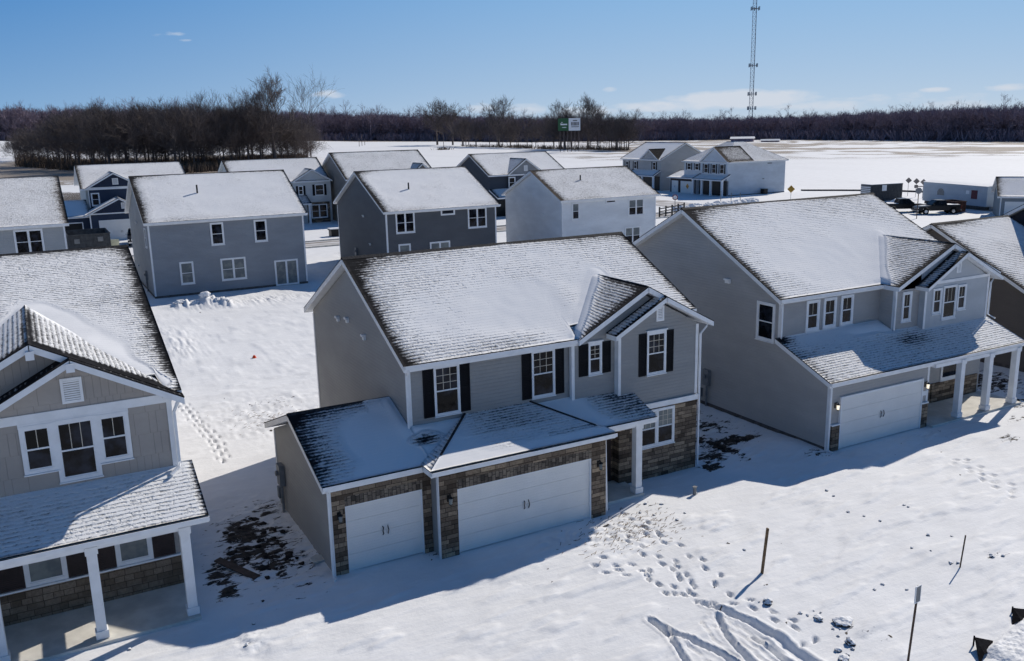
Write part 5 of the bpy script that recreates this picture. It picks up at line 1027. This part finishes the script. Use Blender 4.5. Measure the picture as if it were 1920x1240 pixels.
bx_, by_ = np.meshgrid(np.linspace(8.3, 13.5, 150), np.linspace(-13.2, -11.0, 80)); msk = smooth(by_, -13.2, -12.6)*(1-smooth(by_-(-11.45+(bx_-9)*.16), -.35, .05))*smooth(bx_, 8.5, 9.3)
hz_ = msk*(.06+.12*fbm(bx_*1.3, by_*1.3, 3, 81)+.05*np.abs(fbm(bx_*4+by_*2, by_*9-bx_*2, 4, 82)-.5)*3)-.08*(1-msk)
me = mesh_np('snow_bank', np.stack([bx_, by_, hz_], -1).reshape(-1, 3), np.stack([(i_ := np.arange(150*80).reshape(80, 150))[:-1, :-1], i_[:-1, 1:], i_[1:, 1:], i_[1:, :-1]], -1).reshape(-1, 4)); me.materials.append(MAT['snow']); me.polygons.foreach_set('use_smooth', [True]*len(me.polygons))
o = bpy.data.objects.new('snow_bank', me); COL.objects.link(o); o['kind'] = 'structure'

# ================================================================== STREET AND YARD OBJECTS
def diamond(x, y, label, cmat, ht=2.5, sz=.45, rz=0, group=None, plate=False):
    t = thing('diamond_sign', label, 'road sign', (x, y, 0), rz, group)
    MB().box(-.03, .03, -.02, .03, -.2, ht+.2).build('post', 'grey_metal', t)
    MB().prism([(0, ht-sz), (sz, ht), (0, ht+sz), (-sz, ht)], 'y', -.045, -.022).build('sign_plate', cmat, t)
    MB().prism([(0, ht-sz*.84), (sz*.84, ht), (0, ht+sz*.84), (-sz*.84, ht)], 'y', -.05, -.046).build('sign_border', cmat if cmat == 'sign_back' else 'black_b', t)
    if plate: MB().box(-.28, .28, -.045, -.022, ht-1.1, ht-.6).build('supplementary_plate', cmat, t)
    return t
MAT['sign_yellow'] = plain('sign_yellow', (.55, .30, .03), .5, .15); MAT['sign_back'] = plain('sign_back', (.22, .19, .17), .6, .2); MAT['black_b'] = plain('sign_amber', (.34, .20, .03), .5, .3); MAT['red'] = plain('sign_red', (.22, .03, .03), .5, .2)
rz = rad(-50)
diamond(99.3, 83.2, 'single yellow diamond sign by the road right of the hip-roofed house', 'sign_yellow', 1.9, .62, rz)
for x, y, lb, pl in ((119.6, 76.9, 'leftmost grey-brown diamond sign behind the parked trucks, right of the container', False), (118.7, 74.7, 'diamond sign with a small plate beneath, second from the left', True), (117.8, 72.7, 'diamond sign, third from the left, behind the round sign', False), (114.2, 66.5, 'rightmost diamond sign at the corner of the site trailer', False)):
    diamond(x, y, lb, 'sign_back', 2.6, .5, rz, 'diamond signs behind the parked trucks', pl)
t = thing('street_sign', 'tall dark post with a pale round-cornered sign standing in front of the black pickups', 'road sign', (91.5, 53.6, 0), rz)
MB().box(-.05, .05, -.03, .04, -.5, 3.5).build('post', 'wood_dark', t); MB().prism([(.42*math.cos(rad(22.5+45*k)), 3.6+.42*math.sin(rad(22.5+45*k))) for k in range(8)], 'y', -.06, -.035).build('sign_plate', 'grey_metal', t)
MB().box(-.45, .45, .0, .02, 4.1, 4.22).build('name_plate', 'sign_back', t)
t = thing('stop_sign', 'small reddish octagonal sign seen beside the white house right wall', 'road sign', (71.8, 78.6, 0), rz)
MB().box(-.04, .04, -.02, .03, -.2, 2.3).build('post', 'grey_metal', t); MB().prism([(.42*math.cos(rad(22.5+45*k)), 2.4+.42*math.sin(rad(22.5+45*k))) for k in range(8)], 'y', -.05, -.025).build('sign_plate', 'red', t); MB().prism([(.3*math.cos(rad(22.5+45*k)), 2.4+.3*math.sin(rad(22.5+45*k))) for k in range(8)], 'y', -.056, -.051).build('sign_face', 'white', t)
for i, (x, y) in enumerate(((90.5, 90), (89.1, 86), (90.1, 85))): o = MB().box(-.04, .04, -.04, .04, -.1, 1.7).build('marker_post', 'grey_metal'); o.location = (x, y, 0); tag(o, ['thin pale marker post, leftmost of three by the columned porch', 'thin pale marker post, middle of three by the columned porch', 'thin pale marker post, rightmost of three by the columned porch'][i], 'post', 'marker posts by the far road')
t = thing('rail_fence', 'dark three-rail fence between the white house and the dark grey gable', 'fence', (67, 76, 0))
for i in range(5): MB().box(i*1.7-.08, i*1.7+.08, i*.75-.08, i*.75+.08, -.2, 1.5).build('post', 'black', t)
for zz in (.45, .85, 1.25): MB().beam((0, -.1, zz), (6.8, 2.9, zz), .06, .14).build('rail', 'black', t)
o = MB().box(-.5, .5, -.4, .4, 0, .8).box(-.55, .55, -.45, .45, .8, .9).box(-.4, .4, -.45, -.4, .15, .7).build('utility_box', 'black', bev=.03); o.location = (106.5, 96.6, 0); tag(o, 'dark green-black utility box against the white hip-roofed house wall', 'utility box')
# shipping container
t = thing('shipping_container', 'dark grey shipping container with a louvred end door by the snow field', 'container', (107.0, 73.8, 0), rad(-8))
MAT['cont'] = plain('container_grey', (.05, .055, .062), .6, .2)
b = MB(); b.box(0, 6.2, 0, 2.4, .15, 2.6)
for i in range(20): b.box(.15+i*.3, .3+i*.3, -.05, -.002, .3, 2.45)
b.box(0, 6.2, -.07, -.052, .1, .28).box(0, 6.2, -.07, -.052, 2.47, 2.62); b.build('body', 'cont', t)
MB().box(-.02, 6.22, -.04, 2.44, 2.625, 2.68).build('snow_cover', 'snow', t)
b = MB().box(-.06, -.003, .15, 2.3, .3, 2.45); d = b.build('end_door', 'grey_metal', t); b = MB()
for k in range(7): b.box(-.1, -.062, .2, 2.25, .4+k*.29, .52+k*.29)
b.build('louvre', 'white', d); MB().box(2.0, 2.9, -.1, -.075, 1.6, 2.5).build('notice_board', 'white', t)
# site trailer
t = thing('site_trailer', 'pale blue-grey mobile office trailer with a dark red hatch behind the pickups', 'trailer', (106.4, 54.0, 0), 0)
MAT['trl'] = siding('trailer_panel', (.42, .48, .54), .35, vertical=True); ux, uy = 2.9, 12.3; L = math.hypot(ux, uy); a = math.atan2(uy, ux); t.rotation_euler = (0, 0, a)
MB().box(0, L, -3.0, 0, .55, 3.35).build('body', 'trl', t)
rf = MB().prism([(-3.1, 3.352), (.1, 3.352), (-1.5, 3.55)], 'x', -.1, L+.1).build('roof', 'snow', t)
MB().box(.3, L-.3, -2.8, -.15, .1, .548).build('skirt', 'found', t)
MB().box(1.8, 2.9, .002, .05, 1.5, 2.7).build('hatch', plain('dark_red', (.09, .015, .03), .5), t)
MB().prism([(8.2, 1.6), (9.6, 1.6), (9.6, 2.1), (9.3, 2.5), (8.9, 2.6), (8.5, 2.5), (8.2, 2.1)], 'y', .002, .04).build('arched_window', 'grey_metal', t)
MB().box(-.05, -.002, -2.2, -1.3, 1.5, 2.5).build('window', 'glass', t); MB().box(3.3, 3.9, .002, .05, 2.1, 2.6).build('wall_unit', 'white', t)
for k in range(3): MB().box(-1.4+k*.35, -1.05+k*.35, -1.2, -.2, 0, .2+k*.2).build('step', 'grey_metal', t)
# pickups
MAT['car_black'] = plain('black_paint', (.010, .010, .012), .35, .2, 2, spec=.35); MAT['tyre'] = plain('tyre', (.012, .012, .012), .9, .2); MAT['chrome'] = plain('chrome', (.5, .52, .55), .25, .1, metal=.9); MAT['tail'] = MAT['red']
def pickup(x, y, rz, label, paint='car_black'):
    t = thing('pickup_truck', label, 'pickup truck', (x, y, 0), rz, None)      # +x is forward, length 5.8
    pr = [(-2.9, .55), (-2.9, 1.22), (-1.05, 1.22), (-1.05, 1.18), (1.15, 1.18), (2.6, 1.08), (2.85, .95), (2.9, .55), (2.35, .5), (2.2, .78), (1.95, .92), (1.65, .92), (1.42, .78), (1.3, .5), (-1.35, .5), (-1.5, .78), (-1.72, .92), (-2.05, .92), (-2.3, .78), (-2.42, .5)]
    MB().prism(pr, 'y', -.95, .95).build('body', paint, t, bev=.03)
    MB().box(-2.8, -1.12, -.82, .82, 1.225, 1.27).build('bed_cover', 'snow', t)
    cabp = [(-1.05, 1.19), (-.9, 1.85), (.35, 1.9), (1.1, 1.19)]
    b = MB(); n0 = [(-1.05, -.9, 1.19), (-1.05, .9, 1.19), (1.1, .9, 1.19), (1.1, -.9, 1.19)]; n1 = [(-.88, -.74, 1.87), (-.88, .74, 1.87), (.32, .74, 1.9), (.32, -.74, 1.9)]
    b.v = n0+n1; b.f = [(0, 1, 2, 3), (7, 6, 5, 4), (0, 4, 5, 1), (1, 5, 6, 2), (2, 6, 7, 3), (3, 7, 4, 0)]; cab = b.build('cab', paint, t, bev=.04)
    def q(pts, nm, mt): 
        mb = MB().face(pts); o = mb.build(nm, mt, cab); md = o.modifiers.new('s', 'SOLIDIFY'); md.thickness = .02; md.offset = 0
    q([(.40, -.68, 1.85), (.40, .68, 1.85), (1.06, .80, 1.26), (1.06, -.80, 1.26)], 'windscreen', 'glass'); q([(-1.05, -.78, 1.28), (-1.05, .78, 1.28), (-.91, .66, 1.8), (-.91, -.66, 1.8)], 'rear_window', 'glass')
    for s in (-1, 1):
        q([(-.85, s*.905, 1.26), (-.05, s*.905, 1.26), (-.05, s*.78, 1.8), (-.75, s*.78, 1.8)], 'side_window', 'glass'); q([(.03, s*.905, 1.26), (.85, s*.905, 1.26), (.3, s*.78, 1.8), (.03, s*.78, 1.8)], 'side_window', 'glass')
        MB().box(2.86, 2.93, s*.86-.14, s*.86+.06, .78, .95).build('headlight', 'chrome', t); MB().box(-2.94, -2.89, s*.85-.08, s*.85+.08, .75, 1.15).build('tail_light', 'tail', t); MB().box(.75, .95, s*.98-.08, s*1.1, 1.25, 1.42).build('mirror', paint, t)
        for xx in (1.83, -1.9):
            wh = MB().tube([(xx, s*.72, .4), (xx, s*.96, .4)], .4, 18).build('wheel', 'tyre', t); MB().tube([(xx, s*.955, .4), (xx, s*.975, .4)], .22, 12).build('rim', 'chrome', wh)
    MB().box(2.88, 2.96, -.6, .6, .72, .98).box(2.86, 2.98, -.92, .92, .45, .62).build('grille', 'chrome', t); MB().box(-3.0, -2.9, -.9, .9, .48, .62).build('rear_bumper', 'chrome', t)
    MB().box(1.5, 2.3, -.35, .3, 1.13, 1.165).build('hood_snow', 'snow', t)
    return t
pickup(98.6, 56.0, rad(152), 'nearer black pickup truck facing left with snow on its hood')
pickup(97.6, 60.4, rad(-28), 'farther black pickup truck seen from its snowy covered bed')
# containers for rubbish
def skip_bin(name, label, x, y, rz, L, Wd, Hh, mat):
    t = thing(name, label, 'dumpster', (x, y, 0), rz)
    b = MB().box(0, L, 0, .06, .2, Hh).box(0, L, Wd-.06, Wd, .2, Hh).box(0, .06, .06, Wd-.06, .2, Hh).box(L-.06, L, .06, Wd-.06, .2, Hh).box(0, L, 0, Wd, .12, .198); r = b; k = .3
    while k < L-.2: r.box(k, k+.09, -.07, -.003, .2, Hh-.1).box(k, k+.09, Wd+.003, Wd+.07, .2, Hh-.1); k += .75
    r.box(-.05, -.003, .2, .3, .2, Hh-.1).box(-.05, -.003, Wd-.3, Wd-.2, .2, Hh-.1); r.build('body', mat, t)
    MB().box(-.06, L+.06, -.08, -.0, Hh, Hh+.08).box(-.06, L+.06, Wd, Wd+.08, Hh, Hh+.08).box(-.06, 0, 0, Wd, Hh, Hh+.08).box(L, L+.06, 0, Wd, Hh, Hh+.08).build('rim', mat, t)
    MB().box(.1, L-.1, .1, Wd-.1, .2, .45).build('contents', 'snow', t); return t
MAT['rust'] = plain('rusty_brown', (.075, .035, .028), .8, .35, 3); MAT['dumpg'] = plain('dumpster_grey', (.06, .065, .07), .6, .25, 3)
skip_bin('dumpster', 'rusty brown open dumpster in front of the site trailer', 102.6, 54.4, rad(70), 3.0, 1.7, 1.5, 'rust')
t = skip_bin('dumpster', 'large dark grey open dumpster before the navy house garage', -6.6, 86.5, 0, 4.3, 6.2, 2.1, 'dumpg')
MB().box(.6, 1.15, -.1, -.075, 1.2, 1.7).box(3.0, 3.55, -.1, -.075, 1.3, 1.8).build('sticker', 'grey_metal', t)
o = MB().box(-.45, .45, -.05, .05, .5, 1.2).box(-.04, .04, 0, .05, -.2, .5).build('yard_sign', plain('cream_sign', (.65, .64, .45), .6)); o.location = (-1.75, 88.2, 0); tag(o, 'small cream yard sign between the grey dumpster and the navy garage', 'sign')
pickup(1.0, 92.5, rad(-95), 'black pickup truck parked at the navy house garage, half hidden by the blue-grey wall')
for i, (x, y, r) in enumerate([(104.5, 66.5, .9), (106, 67.5, 1.1), (103.2, 64.8, .7), (107.5, 68, .9), (101.5, 64.5, .6)]): 
    o = lump(x, y, r, 'snow-covered mound of spoil behind the black pickups', .6, 120+i, 'spoil mounds behind the pickups', 'spoil_mound')
for i in range(26):
    x = 75+i*.75; y = 82.3+.4*math.sin(i)+i*.14; o = lump(x, y, .55+.25*math.sin(i*2.1), 'ploughed snow lump in the ridge beside the far road', .7, 150+i, 'ploughed lumps along the far road', 'snow_lump')
    o.data.materials[0] = MAT['snow']; o['category'] = 'snow lump'
# dark erosion sock across the field edge
b = MB(); pts = [(116, 97), (121, 92), (126, 86), (128, 80), (127, 74), (126, 66)]; b.tube([(x, y, .1) for x, y in pts], .17, 6)
o = b.build('silt_sock', 'black'); tag(o, 'long black silt fence line curving through the snow beyond the container', 'silt fence')
# culvert and low walls by the street behind
o = MB().box(0, 4.2, 0, 1.1, 0, .75).box(-.1, 4.3, -.1, 1.2, .75, .9).build('low_crate', 'black'); o.location = (22.6, 84.2, 0); tag(o, 'low dark box under a snow lid in the yard across the rear street', 'box'); 
o2 = MB().box(-.12, 4.32, -.12, 1.22, .905, 1.0).build('snow_lid', 'snow', o)
# field poles with brush at their feet
for i, (x, y, hh3) in enumerate(((199, 438, 9), (252, 450, 6), (182, 524, 9), (176, 512, 7), (186, 530, 6))):
    o = MB().tube([(0, 0, -.5), (0, 0, hh3)], .16, 6).build('field_pole', 'bark'); o.location = (x, y, 0)
    tag(o, ['dark pole on a little mound in the snowfield, centre of the photo', 'short pole in the snowfield right of the centre one', 'tall thin pole in the snowfield left of centre', 'thin pole beside the brush heap at the left of the field', 'short thin pole beside the tall one left of centre'][i], 'pole')
P = [(199+rng.gauss(0, 2.2), 438+rng.gauss(0, 1.5), 0) for _ in range(40)]+[(252+rng.gauss(0, 3), 450+rng.gauss(0, 1.5), 0) for _ in range(25)]+[(178+rng.gauss(0, 9), 520+rng.gauss(0, 3), 0) for _ in range(90)]
brush('undergrowth', P, .6, 2.2, 'brush', 'small brush heaps around the poles in the snowfield', .14, 5)
# far farm building
t = thing('farm_shed', 'long low white-roofed shed in front of the wood under the mast', 'shed', (0, 0, 0)); x, y = atpx(1405, 560); t.location = (x, y, 0); t.rotation_euler = (0, 0, rad(-48))
MB().box(-6.5, 6.5, 0, 8, 0, 2.0).build('wall', 'bark_far', t); MB().prism([(-.6, 2.0), (8.6, 2.0), (4, 3.1)], 'x', -7, 7).build('roof', 'snow', t)
t = thing('farm_shed', 'low white strip of a shed just right of the long one', 'shed', (0, 0, 0)); x, y = atpx(1457, 545); t.location = (x, y, 0); t.rotation_euler = (0, 0, rad(-48))
MB().box(-5, 5, 0, 4, 0, .9).build('wall', 'bark_far', t); MB().prism([(-.3, .9), (4.3, .9), (2, 1.8)], 'x', -5.4, 5.4).build('roof', 'snow', t)
# billboard
t = thing('billboard', 'two-panel roadside billboard, green beside white, in front of the far tree row', 'billboard', (214.7, 342.6, 0)); ex, ey = 223.5-214.7, 337.0-342.6; t.rotation_euler = (0, 0, math.atan2(ey, ex)); L = math.hypot(ex, ey)
MB().box(0, L*.475, -.12, .12, 9.7, 15.4).build('green_panel', plain('billboard_green', (.035, .11, .05), .6), t); wp = MB().box(L*.475+.05, L, -.12, .12, 9.7, 15.4).build('white_panel', 'white', t)
b = MB(); b.box(1.6, 2.1, -.14, -.122, 13.3, 13.7).box(1.2, 4.3, -.14, -.122, 12.3, 12.9).box(1.9, 3.9, -.14, -.122, 11.1, 11.4); b.box(1.2, 1.5, -.14, -.122, 12.9, 13.2).build('lettering', 'white', t)
b = MB(); b.box(7.0, 9.0, -.14, -.122, 14.1, 14.5); 
for k in range(6): b.box(6.2+k*.62, 6.62+k*.62, -.14, -.122, 12.0, 13.6)
b.box(6.2, 9.8, -.14, -.122, 11.3, 11.6).build('lettering', 'dumpg', t)
for k in range(6): MB().box(.8+k*1.75, 1.1+k*1.75, .14, .4, -.5, 12).build('post', 'bark', t)
# mast
MAT['mast'] = plain('mast_steel', (.26, .30, .34), .6, .1, .2, metal=.2)
t = thing('radio_mast', 'tall lattice radio mast rising behind the wood out of the top of the picture', 'mast', (469.8, 485.4, -2)); b = MB(); R0, R1, Hm = 1.75, 1.55, 150
def leg(k, z): r = R0+(R1-R0)*z/Hm; a = rad(20+120*k); return (r*math.cos(a), r*math.sin(a), z)
for k in range(3): b.tube([leg(k, 0), leg(k, Hm)], .18, 5)
zz = 0
while zz < Hm-3:
    for k in range(3): b.tube([leg(k, zz), leg((k+1) % 3, zz+3)], .06, 3); b.tube([leg(k, zz+3), leg((k+1) % 3, zz+3)], .06, 3); b.tube([leg((k+1) % 3, zz), leg(k, zz+3)], .06, 3)
    zz += 3
b.build('lattice', 'mast', t)
for z0 in (23.0, 33.2, 53.3, 92.5):
    b = MB(); b.prism([(2.9*math.cos(k*math.pi/3), 2.9*math.sin(k*math.pi/3)) for k in range(6)], 'z', z0-.2, z0); p_ = b.build('platform', 'mast', t)
    for k in range(6): a = k*math.pi/3; MB().box(3.1*math.cos(a)-.22, 3.1*math.cos(a)+.22, 3.1*math.sin(a)-.22, 3.1*math.sin(a)+.22, z0-1.2, z0+1.4).build('antenna', 'mast', p_)
